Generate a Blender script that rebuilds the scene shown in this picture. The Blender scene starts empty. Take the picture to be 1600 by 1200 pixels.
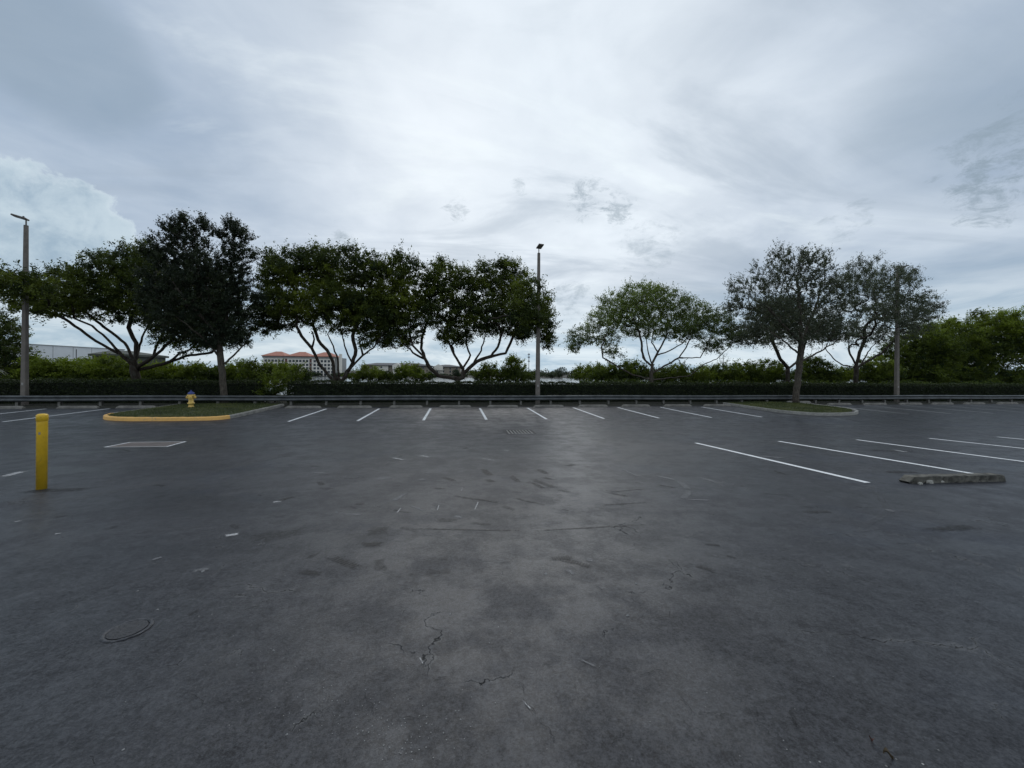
import bpy, math, random
import numpy as np
from mathutils import Vector, Matrix
S = bpy.context.scene
COL = S.collection
R = math.radians
# ------------------------------------------------------------------ camera
F, H0, ROLL, YAW, CZ = 601.07, 580.99, 0.0086, 0.1452, 1.6117
cam = bpy.data.cameras.new('camera'); camo = bpy.data.objects.new('camera', cam); COL.objects.link(camo)
cam.sensor_width = 36; cam.lens = 36 * F / 1600; cam.shift_y = -(600 - H0) / 1600
cam.clip_start = 0.05; cam.clip_end = 20000
camo.matrix_world = Matrix.Translation((0, 0, CZ)) @ Matrix.Rotation(-YAW, 4, 'Z') @ Matrix.Rotation(R(90), 4, 'X') @ Matrix.Rotation(ROLL, 4, 'Z')
S.camera = camo

def ray(px, py):                       # a picture position (1600x1200) as a direction in the place
    dx, dy = px - 800, py - H0
    c, s = math.cos(ROLL), math.sin(ROLL)
    X = (dx * c + dy * s) / F; D = (-dx * s + dy * c) / F
    return (X * math.cos(YAW) + math.sin(YAW), math.cos(YAW) - X * math.sin(YAW), -D)
# ------------------------------------------------------------------ node helpers
class N:
    def __init__(s, tree): s.t = tree; tree.nodes.clear()
    def n(s, typ, ins=None, **kw):
        nd = s.t.nodes.new(typ)
        for k, v in kw.items(): setattr(nd, k, v)
        for k, v in (ins or {}).items():
            if isinstance(v, bpy.types.NodeSocket): s.t.links.new(v, nd.inputs[k])
            else: nd.inputs[k].default_value = v
        return nd
    def m(s, op, a, b=0.0, c=0.0, clamp=False):
        return s.n('ShaderNodeMath', {0: a, 1: b, 2: c}, operation=op, use_clamp=clamp).outputs[0]
    def vm(s, op, a, b=(0, 0, 0)):
        nd = s.n('ShaderNodeVectorMath', {0: a, 1: b}, operation=op)
        return nd.outputs['Value'] if op in ('DOT_PRODUCT', 'LENGTH', 'DISTANCE') else nd.outputs[0]
    def mix(s, f, a, b, mode='MIX'):
        nd = s.n('ShaderNodeMix', data_type='RGBA', blend_type=mode)
        for i, v in ((0, f), (6, a), (7, b)):
            if isinstance(v, bpy.types.NodeSocket): s.t.links.new(v, nd.inputs[i])
            else: nd.inputs[i].default_value = v if i == 0 else (v[0], v[1], v[2], 1)
        return nd.outputs[2]
    def noise(s, vec, scale, detail=4, rough=.55, dist=0.0, out=0, dims='3D'):
        return s.n('ShaderNodeTexNoise', {'Vector': vec, 'Scale': scale, 'Detail': detail, 'Roughness': rough, 'Distortion': dist}, noise_dimensions=dims).outputs[out]
    def mr(s, v, a, b, c=0.0, d=1.0, smooth=True):
        return s.n('ShaderNodeMapRange', {0: v, 1: a, 2: b, 3: c, 4: d}, interpolation_type='SMOOTHSTEP' if smooth else 'LINEAR').outputs[0]
def srgb(r, g, b):
    f = lambda c: (c / 255 / 12.92) if c / 255 <= .04045 else ((c / 255 + .055) / 1.055) ** 2.4
    return (f(r), f(g), f(b))
# ------------------------------------------------------------------ sky
SUN_EL, SUN_AZ = R(36), R(6)            # azimuth measured from +Y towards +X
W = bpy.data.worlds.new('World'); S.world = W; W.use_nodes = True
w = N(W.node_tree)
gen = w.n('ShaderNodeTexCoord').outputs['Generated']
sep = w.n('ShaderNodeSeparateXYZ', {0: gen})
nish = w.n('ShaderNodeTexSky', sky_type='NISHITA', sun_disc=False, sun_elevation=SUN_EL, sun_rotation=SUN_AZ, air_density=1.0, dust_density=2.0)
zz = w.m('MAXIMUM', sep.outputs[2], 0.0)
den = w.m('ADD', zz, 0.16)
P = w.n('ShaderNodeCombineXYZ', {0: w.m('DIVIDE', sep.outputs[0], den), 1: w.m('DIVIDE', sep.outputs[1], den), 2: 0.0}).outputs[0]
def spot(px, py, r_in, r_out):          # 1 inside r_in degrees, 0 beyond r_out
    d = Vector(ray(px, py)).normalized()
    return w.mr(w.vm('DOT_PRODUCT', gen, tuple(d)), math.cos(R(r_out)), math.cos(R(r_in)))
big = w.noise(P, .55, 5, .5, .35)
mid = w.noise(P, 1.7, 6, .55, .5)
fine = w.noise(P, 4.5, 8, .6, .3)
lit = w.m('ADD', w.m('MULTIPLY', big, .62), w.m('ADD', w.m('MULTIPLY', mid, .28), w.m('MULTIPLY', fine, .10)))
lit = w.mr(lit, .36, .64)
glow = w.m('MAXIMUM', spot(860, 60, 2, 46), w.m('MULTIPLY', spot(760, 340, 2, 34), .9))
lit = w.m('ADD', w.m('MULTIPLY', lit, .50), w.m('MULTIPLY', glow, .50), clamp=True)
left = spot(-100, 380, 12, 62)
right = spot(1850, 120, 8, 42)
blue = w.m('MAXIMUM', left, w.m('MULTIPLY', right, .8))
dark = w.mix(blue, srgb(158, 169, 183), srgb(136, 155, 177))
c = w.mix(lit, dark, srgb(224, 232, 239))
band = w.noise(w.n('ShaderNodeMapping', {0: P, 2: (0, 0, .5), 3: (.55, 1.5, 1)}).outputs[0], 1.1, 7, .58, .9)
c = w.mix(w.mr(band, .48, .66, 0, .50), c, srgb(148, 162, 177))
c = w.mix(w.mr(band, .46, .32, 0, .40), c, srgb(224, 233, 236))
c = w.mix(w.m('MULTIPLY', w.mr(w.m('ADD', w.m('MAXIMUM', spot(110, 90, 1, 9), w.m('MULTIPLY', spot(1500, 170, 2, 12), .6)), w.m('MULTIPLY', w.m('SUBTRACT', mid, .5), 1.6)), .25, .9), .5), c, srgb(124, 143, 160))
# low band near the horizon: a paler, faintly cyan bank of far clouds in layers
Pl = w.n('ShaderNodeCombineXYZ', {0: w.m('MULTIPLY', sep.outputs[0], 5.0), 1: w.m('MULTIPLY', sep.outputs[1], 5.0), 2: w.m('MULTIPLY', sep.outputs[2], 22.0)}).outputs[0]
lay = w.mr(w.noise(Pl, .9, 7, .6, .6), .38, .66)
lowc = w.mix(lay, srgb(146, 172, 190), srgb(208, 220, 226))
c = w.mix(w.mr(sep.outputs[2], .02, .26, .8, 0.0), c, lowc)
# cumulus bank on the left
nz = w.noise(gen, 11.0, 9, .66, .2)
cs = spot(-60, 320, 0, 7)
for q in ((10, 300, 0, 4.6), (62, 322, 0, 5), (118, 335, 0, 4.6), (150, 362, 0, 4.0), (90, 390, 0, 6.5), (0, 400, 0, 8), (150, 400, 0, 4.5)): cs = w.m('MAXIMUM', cs, spot(*q))
edge = w.m('ADD', w.m('SUBTRACT', cs, .42), w.m('ADD', w.m('MULTIPLY', w.m('SUBTRACT', nz, .5), 2.3), w.m('MULTIPLY', w.m('SUBTRACT', w.noise(gen, 30.0, 6, .6), .5), .6)))
cum = w.m('MULTIPLY', w.mr(edge, -.05, .15), w.mr(cs, .02, .15)); rim = w.mr(edge, .02, .42, 1.0, 0.0)
cumc = w.mix(w.mr(w.noise(gen, 14.0, 8, .62, .3), .32, .68), srgb(138, 161, 178), srgb(186, 202, 210))
cumc = w.mix(w.m('MULTIPLY', rim, .55), cumc, srgb(204, 216, 222))
c = w.mix(w.m('MULTIPLY', cum, w.mr(sep.outputs[2], .06, .2, .25, .75)), c, cumc)
# small ragged dark scud
rag = w.noise(w.vm('MULTIPLY', gen, (1, 1, 2.0)), 17.0, 10, .74, .45)
for (x, y, r0, r1, k) in ((915, 310, .4, 4.2, .6), (965, 325, .3, 3.4, .6), (1590, 250, .8, 6.5, .62), (1560, 285, .5, 4.5, .5), (1325, 345, .2, 3.2, .4), (712, 325, .2, 2.6, .5), (815, 292, .2, 1.9, .45), (535, 378, .6, 2.4, .55), (890, 465, .6, 4.2, .45), (1010, 390, .5, 5.5, .35)):
    msk = w.mr(w.m('ADD', spot(x, y, r0, r1), w.m('MULTIPLY', w.m('SUBTRACT', rag, .5), 5.5)), .55, 1.7)
    c = w.mix(w.m('MULTIPLY', w.m('MULTIPLY', msk, spot(x, y, r1 * .0, r1 * 1.5)), k * 1.0), c, srgb(128, 144, 156))
cloudbg = w.n('ShaderNodeBackground', {'Color': c, 'Strength': 1.0})
nishbg = w.n('ShaderNodeBackground', {'Color': nish.outputs[0], 'Strength': 0.06})
ms = w.n('ShaderNodeMixShader', {0: w.m('MULTIPLY', blue, .10), 1: cloudbg.outputs[0], 2: nishbg.outputs[0]})
w.n('ShaderNodeOutputWorld', {0: ms.outputs[0]})
# soft sun behind the cloud layer
sl = bpy.data.lights.new('sun', 'SUN'); sl.energy = 0.65; sl.angle = R(40); sl.color = (1, .985, .955)
so = bpy.data.objects.new('sun', sl); COL.objects.link(so)
so.rotation_euler = Vector((math.sin(SUN_AZ) * math.cos(SUN_EL), math.cos(SUN_AZ) * math.cos(SUN_EL), math.sin(SUN_EL))).to_track_quat('Z', 'Y').to_euler()
S.view_settings.view_transform = 'Standard'; S.view_settings.look = 'None'; S.view_settings.exposure = 0.32; S.view_settings.gamma = 1

# ------------------------------------------------------------------ the lie of the land
V0, S1, S2 = 13.97, .0412, .0142
def g(v):
    if v < -6: return .2472
    a, b = -S1 * v, -S1 * V0 + S2 * (v - V0)
    k = .10; h = max(k - abs(a - b), 0) / k
    z = max(a, b) + h * h * k * .25
    z = z - .0 if v < 23 else z
    if v > 30:
        z = g(30) - (v - 30) ** 2 * .006 if v < 38 else -.84 - (v - 38) * .17
        if v > 56: z = -3.9
    return z
def on(px, py):                         # where the sight line through a picture position meets the lot
    d = ray(px, py); lo, hi = .5, 60.0
    for _ in range(60):
        t = (lo + hi) / 2
        if CZ + d[2] * t > g(d[1] * t): lo = t
        else: hi = t
    return Vector((d[0] * t, d[1] * t, g(d[1] * t)))
def at(px, py, v):                      # where it meets the upright plane v metres out
    d = ray(px, py); t = v / d[1]
    return Vector((d[0] * t, v, CZ + d[2] * t))
# ------------------------------------------------------------------ object helpers
def tag(o, label=None, category=None, group=None, kind=None):
    for k, v in (('label', label), ('category', category), ('group', group), ('kind', kind)):
        if v: o[k] = v
    return o
def empty(name, loc, rz=0, **kw):
    o = bpy.data.objects.new(name, None); COL.objects.link(o); o.location = loc; o.rotation_euler.z = rz
    o.empty_display_size = .2
    return tag(o, **kw)
def obj(name, verts, faces, mat, parent=None, smooth=False, loc=None, uv=None, attr=None, **kw):
    me = bpy.data.meshes.new(name); me.from_pydata([tuple(v) for v in verts], [], [tuple(f) for f in faces])
    if smooth: me.polygons.foreach_set('use_smooth', [True] * len(me.polygons))
    for m_ in (mat if isinstance(mat, (list, tuple)) else [mat]): me.materials.append(m_)
    if uv is not None:
        l = me.uv_layers.new(name='UVMap')
        for lp in me.loops: l.data[lp.index].uv = uv[lp.vertex_index]
    me.update()
    o = bpy.data.objects.new(name, me); COL.objects.link(o); o.parent = parent
    if loc is not None: o.location = loc
    return tag(o, **kw)
def quads(name, V4, mat, tint=None, parent=None, loc=None, **kw):   # V4: (n,4,3) array
    n = len(V4); me = bpy.data.meshes.new(name)
    me.vertices.add(4 * n); me.vertices.foreach_set('co', V4.reshape(-1).astype(np.float32))
    me.loops.add(4 * n); me.loops.foreach_set('vertex_index', np.arange(4 * n, dtype=np.int32))
    me.polygons.add(n); me.polygons.foreach_set('loop_start', np.arange(0, 4 * n, 4, dtype=np.int32))
    if tint is not None:
        a = me.attributes.new('tint', 'FLOAT', 'POINT'); a.data.foreach_set('value', np.repeat(tint, 4).astype(np.float32))
    me.materials.append(mat); me.update(calc_edges=True)
    o = bpy.data.objects.new(name, me); COL.objects.link(o); o.parent = parent
    if loc is not None: o.location = loc
    return tag(o, **kw)
class MB:
    def __init__(s): s.v = []; s.f = []
    def add(s, vs, fs):
        b = len(s.v); s.v += [Vector(p) for p in vs]; s.f += [tuple(i + b for i in f) for f in fs]; return s
    def box(s, x0, x1, y0, y1, z0, z1, bev=0.0, M=None):
        if bev <= 0:
            vs = [(x, y, z) for z in (z0, z1) for y in (y0, y1) for x in (x0, x1)]
            fs = [(0, 2, 3, 1), (4, 5, 7, 6), (0, 1, 5, 4), (2, 6, 7, 3), (0, 4, 6, 2), (1, 3, 7, 5)]
        else:
            b = bev; ring = lambda z, i: [(x0 + i + b * (1 - 0) * 0, y0 + i + 0, z), (x1 - i, y0 + i, z), (x1 - i, y1 - i, z), (x0 + i, y1 - i, z)]
            vs = ring(z0, b) + ring(z0 + b, 0) + ring(z1 - b, 0) + ring(z1, b)
            fs = [(3, 2, 1, 0), (12, 13, 14, 15)] + [(r * 4 + i, r * 4 + (i + 1) % 4, r * 4 + 4 + (i + 1) % 4, r * 4 + 4 + i) for r in range(3) for i in range(4)]
        if M is not None: vs = [M @ Vector(p) for p in vs]
        return s.add(vs, fs)
    def lathe(s, prof, n=16, M=None, caps=True):
        vs = [(r * math.cos(2 * math.pi * i / n), r * math.sin(2 * math.pi * i / n), z) for r, z in prof for i in range(n)]
        fs = [(k * n + i, k * n + (i + 1) % n, (k + 1) * n + (i + 1) % n, (k + 1) * n + i) for k in range(len(prof) - 1) for i in range(n)]
        if caps: fs += [tuple(range(n))[::-1], tuple(range((len(prof) - 1) * n, len(prof) * n))]
        if M is not None: vs = [M @ Vector(p) for p in vs]
        return s.add(vs, fs)
    def tube(s, pts, rad, n=6):
        pts = [Vector(p) for p in pts]; vs = []; prev = None
        for i, p in enumerate(pts):
            t = (pts[min(i + 1, len(pts) - 1)] - pts[max(i - 1, 0)]).normalized()
            a = t.orthogonal().normalized() if prev is None else (prev - t * prev.dot(t)).normalized()
            prev = a; b = t.cross(a); r = rad[i] if hasattr(rad, '__len__') else rad
            vs += [p + (a * math.cos(2 * math.pi * k / n) + b * math.sin(2 * math.pi * k / n)) * r for k in range(n)]
        fs = [(k * n + i, k * n + (i + 1) % n, (k + 1) * n + (i + 1) % n, (k + 1) * n + i) for k in range(len(pts) - 1) for i in range(n)]
        fs += [tuple(range(n))[::-1], tuple(range((len(pts) - 1) * n, len(pts) * n))]
        return s.add(vs, fs)
    def build(s, name, mat, parent=None, **kw): return obj(name, s.v, s.f, mat, parent, **kw)
# ------------------------------------------------------------------ materials
def mat(name):
    m = bpy.data.materials.new(name); m.use_nodes = True; return m, N(m.node_tree)
def finish(k, bsdf, disp=None): k.n('ShaderNodeOutputMaterial', {0: bsdf})
def simple(name, col, rough=.6, var=.25, scale=8.0, metal=0.0, bump=.15, bscale=60.0, dirt=None, spec=.5):
    m, k = mat(name); P_ = k.n('ShaderNodeTexCoord').outputs['Object']
    a = k.mr(k.noise(P_, scale, 6, .6, .3), .3, .7)
    lo = tuple(c * (1 - var) for c in col); hi = tuple(min(1, c * (1 + var)) for c in col)
    c = k.mix(a, lo, hi)
    if dirt: c = k.mix(k.mr(k.noise(P_, scale * 2.7, 7, .7, .6), .56, .68, 0, .75), c, dirt)
    b = k.n('ShaderNodeBump', {'Height': k.noise(P_, bscale, 5, .6), 'Strength': bump, 'Distance': .01})
    rr = k.mr(k.noise(P_, scale * 1.7, 4), .3, .7, max(.05, rough - .12), min(1, rough + .12))
    p = k.n('ShaderNodeBsdfPrincipled', {'Base Color': c, 'Roughness': rr, 'Metallic': metal, 'Normal': b.outputs[0], 'Specular IOR Level': spec})
    finish(k, p.outputs[0]); return m
def leafmat(name, lo, hi, trans=.35, rough=.55):
    m, k = mat(name)
    t = k.n('ShaderNodeAttribute', attribute_name='tint').outputs['Fac']
    c = k.mix(t, lo, hi)
    p = k.n('ShaderNodeBsdfPrincipled', {'Base Color': c, 'Roughness': rough, 'Specular IOR Level': .25})
    tc = k.mix(1.0, c, (1.0, 1.05, .45), 'MULTIPLY')
    tr = k.n('ShaderNodeBsdfTranslucent', {'Color': tc})
    mx = k.n('ShaderNodeMixShader', {0: trans, 1: p.outputs[0], 2: tr.outputs[0]})
    finish(k, mx.outputs[0]); return m

def asphalt():
    m, k = mat('asphalt'); P_ = k.n('ShaderNodeTexCoord').outputs['Object']
    warp = k.vm('ADD', P_, k.vm('SCALE', k.noise(P_, 1.3, 5, .6, 0, 1), (0, 0, 0)))
    # streaks run with the traffic, along the rows
    st = k.n('ShaderNodeMapping', {0: P_, 3: (.30, 1.0, 1.0)}).outputs[0]
    a = k.mr(k.noise(st, .55, 8, .62, .15), .34, .66)
    b = k.mr(k.noise(P_, 1.9, 10, .72, .1), .34, .66)
    d = k.mr(k.noise(P_, .16, 4, .5, .6), .36, .64)
    grain = k.noise(P_, 95.0, 5, .8)
    c = k.mix(a, (.013, .0138, .0172), (.029, .0305, .0365))
    c = k.mix(k.m('MULTIPLY', b, .35), c, (.026, .027, .031))
    c = k.mix(k.m('MULTIPLY', d, .5), c, (.040, .0415, .046))
    # bluish sealed patches and brownish worn ones
    c = k.mix(k.mr(k.noise(P_, .42, 5, .6, .4), .54, .64, 0, .6), c, (.014, .020, .036))
    c = k.mix(k.mr(k.noise(k.vm('ADD', P_, (17., 5., 0.)), .36, 6, .6, .5), .53, .66, 0, .5), c, (.026, .025, .025))
    # pale dust scrapes
    dst = k.mr(k.noise(k.vm('ADD', st, (3., 9., 0.)), 1.9, 10, .76, .3), .55, .70, 0, .55)
    c = k.mix(dst, c, (.085, .087, .093))
    c = k.mix(k.mr(k.noise(k.vm('ADD', P_, (31., 2., 0.)), 3.4, 9, .74, .2), .50, .66, 0, .8), c, (.014, .0145, .017))
    c = k.mix(k.mr(k.noise(k.vm('ADD', P_, (1., 22., 0.)), 6.5, 9, .76, .2), .53, .68, 0, .5), c, (.075, .077, .083))
    c = k.mix(k.mr(k.noise(k.vm('ADD', P_, (51., 12., 0.)), .8, 7, .66, .3), .50, .66, 0, .35), c, (.018, .019, .022))
    vn = k.n('ShaderNodeTexVoronoi', {'Vector': k.vm('ADD', P_, k.vm('SCALE', k.vm('SUBTRACT', k.noise(P_, 9.0, 5, .7, 0, 1), (.5, .5, .5)), (0, 0, 0))), 'Scale': 9.0}, feature='DISTANCE_TO_EDGE').outputs[0]
    net = k.m('MULTIPLY', k.mr(k.m('ADD', vn, k.m('MULTIPLY', k.m('SUBTRACT', k.noise(P_, 22.0, 5, .7), .5), .16)), .035, .0), k.mr(k.noise(k.vm('ADD', P_, (5., 41., 0.)), 1.0, 5, .6), .50, .62))
    c = k.mix(k.m('MULTIPLY', net, .5), c, (.10, .104, .115))
    c = k.mix(k.mr(grain, .40, .75, 0, .8), c, (.08, .082, .09))
    c = k.mix(k.mr(grain, .50, .28, 0, .6), c, (.022, .023, .026))
    for sc_, am_ in ((9.0, .4), (24.0, .65), (52.0, .75)):
        nn_ = k.noise(k.vm('ADD', P_, (sc_, 0., 0.)), sc_, 6, .8)
        c = k.mix(k.mr(nn_, .52, .64, 0, am_), c, (.068, .070, .077)); c = k.mix(k.mr(nn_, .48, .36, 0, am_), c, (.005, .005, .006))
    # light chips of aggregate
    vc = k.n('ShaderNodeTexVoronoi', {'Vector': P_, 'Scale': 26.0}, feature='F1')
    chip = k.m('MULTIPLY', k.mr(vc.outputs['Distance'], .13, .09), k.mr(k.noise(P_, 1.1, 4, .6), .56, .70))
    chip = k.m('MULTIPLY', chip, k.mr(k.n('ShaderNodeSeparateColor', {0: vc.outputs['Color']}).outputs[0], .62, .7))
    c = k.mix(k.m('MULTIPLY', chip, .9), c, (.42, .42, .40))
    # cracks
    def crack(scale, width, lo, hi, off, wsc):
        q = k.vm('ADD', P_, off)
        nn = k.n('ShaderNodeTexNoise', {'Vector': q, 'Scale': wsc, 'Detail': 5.0, 'Roughness': .55})
        q = k.vm('ADD', q, k.vm('MULTIPLY', k.vm('SUBTRACT', nn.outputs['Color'], (.5, .5, .5)), (.9 / wsc * 1.5,) * 3))
        e = k.n('ShaderNodeTexVoronoi', {'Vector': q, 'Scale': scale}, feature='DISTANCE_TO_EDGE').outputs[0]
        gate = k.mr(k.noise(q, scale * .9, 5, .65), lo, hi)
        return k.m('MULTIPLY', k.mr(e, width, width * .25), gate), k.m('MULTIPLY', k.mr(e, width * 6, width), gate)
    c1, h1 = crack(.8, .0034, .52, .57, (0., 0., 0.), 3.4)
    c2, h2 = crack(2.4, .0075, .59, .65, (7., 3., 0.), 5.0)
    halo = k.m('MAXIMUM', h1, h2)
    c = k.mix(k.m('MULTIPLY', k.m('MULTIPLY', halo, k.mr(k.noise(P_, 3.3, 6, .7), .40, .60)), .55), c, (.12, .12, .12))
    cr = k.m('MAXIMUM', c1, c2)
    c = k.mix(k.m('MULTIPLY', cr, .93), c, (.006, .006, .006))
    hgt = k.m('SUBTRACT', k.m('ADD', k.m('MULTIPLY', grain, .5), k.m('MULTIPLY', k.noise(P_, 38.0, 4, .6), .5)), k.m('MULTIPLY', cr, 1.6))
    bp = k.n('ShaderNodeBump', {'Height': hgt, 'Strength': .6, 'Distance': .006})
    rough = k.m('ADD', k.m('ADD', k.mr(a, 0, 1, .34, .44), k.mr(b, 0, 1, -.04, .06)), k.m('MULTIPLY', dst, .2))
    rough = k.m('ADD', rough, k.m('MULTIPLY', cr, .3))
    p = k.n('ShaderNodeBsdfPrincipled', {'Base Color': c, 'Roughness': rough, 'Normal': bp.outputs[0], 'Specular IOR Level': k.mr(b, 0, 1, .30, .16)})
    finish(k, p.outputs[0]); return m
def decalmat(name, col, strength, sc=9.0, rough=.6, tread=0.0):
    m, k = mat(name); tc = k.n('ShaderNodeTexCoord'); uv = tc.outputs['UV']; ob = tc.outputs['Object']
    s_ = k.n('ShaderNodeSeparateXYZ', {0: uv})
    wb = k.m('MULTIPLY', k.m('SUBTRACT', k.noise(ob, sc * 1.3, 7, .75, .6), .5), .85)
    fx = k.mr(k.m('ADD', k.m('ABSOLUTE', k.m('SUBTRACT', s_.outputs[0], .5)), wb), .47, .26); fy = k.mr(k.m('ADD', k.m('ABSOLUTE', k.m('SUBTRACT', s_.outputs[1], .5)), wb), .45, .18)
    al = k.m('MULTIPLY', fx, fy)
    al = k.m('MULTIPLY', al, k.mr(k.noise(ob, sc * 2.2, 8, .78, .5), .34, .58, 0.15, 1.0))
    if tread > 0:
        wv = k.n('ShaderNodeTexWave', {'Vector': uv, 'Scale': tread, 'Distortion': 1.5, 'Detail': 2.0}).outputs[1]
        al = k.m('MULTIPLY', al, k.mr(wv, .2, .7, .45, 1.0))
    p = k.n('ShaderNodeBsdfPrincipled', {'Base Color': (*col, 1), 'Roughness': rough})
    t = k.n('ShaderNodeBsdfTransparent')
    mx = k.n('ShaderNodeMixShader', {0: k.m('MULTIPLY', al, strength), 1: t.outputs[0], 2: p.outputs[0]})
    finish(k, mx.outputs[0]); return m
def paintmat(name, col, wear_lo, wear_hi, under=(.06, .062, .068)):
    m, k = mat(name); P_ = k.n('ShaderNodeTexCoord').outputs['Object']
    n1 = k.noise(P_, 14.0, 8, .72, .3); n2 = k.noise(P_, .9, 4, .6)
    wv = k.mr(k.m('ADD', k.m('MULTIPLY', n1, .7), k.m('MULTIPLY', n2, .3)), wear_lo, wear_hi)
    c = k.mix(wv, col, under)
    c = k.mix(k.mr(k.noise(P_, 3.0, 6, .6), .45, .75, 0, .35), c, tuple(x * .55 for x in col))
    bp = k.n('ShaderNodeBump', {'Height': k.noise(P_, 120.0, 3), 'Strength': .3, 'Distance': .004})
    p = k.n('ShaderNodeBsdfPrincipled', {'Base Color': c, 'Roughness': .6, 'Normal': bp.outputs[0]})
    finish(k, p.outputs[0]); return m
def bark(name, col):
    m, k = mat(name); P_ = k.n('ShaderNodeTexCoord').outputs['Object']
    q = k.n('ShaderNodeMapping', {0: P_, 3: (1, 1, .3)}).outputs[0]
    n1 = k.noise(q, 16.0, 8, .7, .6)
    c = k.mix(k.mr(n1, .32, .68), tuple(x * .45 for x in col), tuple(min(1, x * 1.5) for x in col))
    c = k.mix(k.mr(k.noise(P_, 3.0, 5), .5, .7, 0, .5), c, (.10, .105, .085))
    bp = k.n('ShaderNodeBump', {'Height': n1, 'Strength': .8, 'Distance': .03})
    p = k.n('ShaderNodeBsdfPrincipled', {'Base Color': c, 'Roughness': .9, 'Normal': bp.outputs[0], 'Specular IOR Level': .2})
    finish(k, p.outputs[0]); return m
def water():
    m, k = mat('lake_water'); P_ = k.n('ShaderNodeTexCoord').outputs['Object']
    bp = k.n('ShaderNodeBump', {'Height': k.noise(P_, .7, 5, .6), 'Strength': .35, 'Distance': .12})
    p = k.n('ShaderNodeBsdfPrincipled', {'Base Color': (.05, .065, .07, 1), 'Roughness': .16, 'Normal': bp.outputs[0], 'IOR': 1.33, 'Specular IOR Level': .8})
    finish(k, p.outputs[0]); return m
M = {}
M['asphalt'] = asphalt()
M['line'] = paintmat('white_line_paint', (.80, .81, .81), .54, .68)
M['oldline'] = paintmat('faded_line_paint', (.42, .425, .43), .48, .64)
M['yellow_kerb'] = paintmat('yellow_kerb_paint', (.86, .49, .14), .55, .66, (.28, .25, .2))
M['concrete'] = simple('weathered_concrete', (.27, .26, .235), .85, .28, 5, bump=.5, bscale=45, dirt=(.07, .068, .055))
M['pale_concrete'] = simple('pale_concrete', (.33, .32, .29), .85, .22, 6, bump=.5, bscale=45, dirt=(.10, .095, .08))
M['row_stop'] = simple('dull_wheel_stop_concrete', (.19, .18, .16), .85, .3, 4, bump=.5, bscale=45, dirt=(.06, .055, .045))
M['pole_concrete'] = simple('pole_concrete', (.175, .155, .135), .85, .16, 2.5, bump=.4, bscale=50, dirt=(.14, .13, .115))
M['ws'] = simple('stained_wheel_stop_concrete', (.10, .095, .08), .88, .55, 9, bump=.9, bscale=50, dirt=(.016, .016, .012))
M['rail'] = simple('weathered_galvanised_rail', (.085, .092, .095), .45, .35, 1.6, metal=.4, bump=.1, dirt=(.07, .075, .078))
M['post'] = simple('weathered_steel_post', (.15, .145, .13), .7, .3, 6, metal=.2)
M['dark_metal'] = simple('dark_cast_iron', (.03, .03, .03), .7, .3, 12)
M['grate'] = simple('worn_grate_iron', (.26, .255, .24), .6, .2, 14, metal=0)
M['rusty'] = simple('grey_cast_iron', (.34, .33, .31), .6, .3, 14, metal=.3)
M['lamp'] = simple('luminaire_housing', (.12, .105, .09), .55, .15, 6, metal=.2)
M['bollard'] = simple('yellow_plastic_sleeve', (.74, .46, .025), .42, .14, 4.0, bump=.12, bscale=20, dirt=(.50, .31, .04))
M['hyd_yellow'] = simple('hydrant_yellow', (.74, .50, .13), .5, .14, 9, dirt=(.38, .24, .08))
M['hyd_blue'] = simple('hydrant_blue', (.035, .055, .22), .45, .2, 9)
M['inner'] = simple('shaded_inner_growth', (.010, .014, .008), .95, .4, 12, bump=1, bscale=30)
M['soil'] = simple('mulch_soil', (.035, .028, .02), .95, .4, 12, bump=1, bscale=30)
M['verge'] = simple('verge_ground', (.022, .022, .013), .95, .4, 3, bump=1, bscale=25, dirt=(.03, .024, .016))
M['lawn'] = simple('lawn_ground', (.06, .07, .026), .95, .45, 1.8, bump=1, bscale=60, dirt=(.075, .058, .035))
M['farland'] = simple('far_ground', (.05, .07, .03), .95, .3, .05)
M['water'] = water()
M['grass'] = leafmat('grass_blades', (.05, .07, .02), (.16, .17, .06), .25)
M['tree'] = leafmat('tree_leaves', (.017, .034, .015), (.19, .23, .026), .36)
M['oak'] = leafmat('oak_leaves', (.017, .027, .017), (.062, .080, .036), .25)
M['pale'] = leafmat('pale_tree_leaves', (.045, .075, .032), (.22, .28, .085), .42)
M['oakpale'] = leafmat('haze_paled_oak_leaves', (.055, .070, .054), (.16, .18, .13), .34)  # pale haze over the right-hand trees is mixed into this leaf colour
M['hedge'] = leafmat('hedge_leaves', (.008, .014, .006), (.05, .07, .018), .12)
M['bush'] = leafmat('bush_leaves', (.018, .036, .012), (.22, .28, .03), .36)
M['far'] = leafmat('far_tree_leaves', (.024, .040, .024), (.070, .092, .045), .2)
M['palegreen'] = leafmat('pale_strap_leaves', (.20, .23, .17), (.40, .42, .34), .2)
M['bark'] = bark('grey_brown_bark', (.085, .072, .058))
M['bark_dark'] = bark('dark_bark', (.045, .036, .028))
M['dark'] = decalmat('dark_scuff_and_shadow', (.005, .005, .005), .72, tread=0)
M['faint'] = decalmat('faint_oil_stain', (.007, .007, .007), .4)
M['faintd'] = decalmat('damp_stain', (.006, .006, .007), .75, 2)
M['haze'] = decalmat('pale_dusty_wear', (.085, .087, .092), .35, 5)
M['tread'] = decalmat('tread_scuff', (.005, .005, .005), .88, 14, tread=4.0)
M['light'] = decalmat('pale_scuff', (.16, .162, .168), .68, 7)
M['chalk'] = decalmat('chalky_scrape', (.42, .42, .42), .95, 12)
M['hair'] = decalmat('crack_fill', (.006, .006, .006), .95, 5)
M['pad'] = simple('pad_concrete', (.12, .10, .092), .8, .2, 3, bump=.4)
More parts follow.
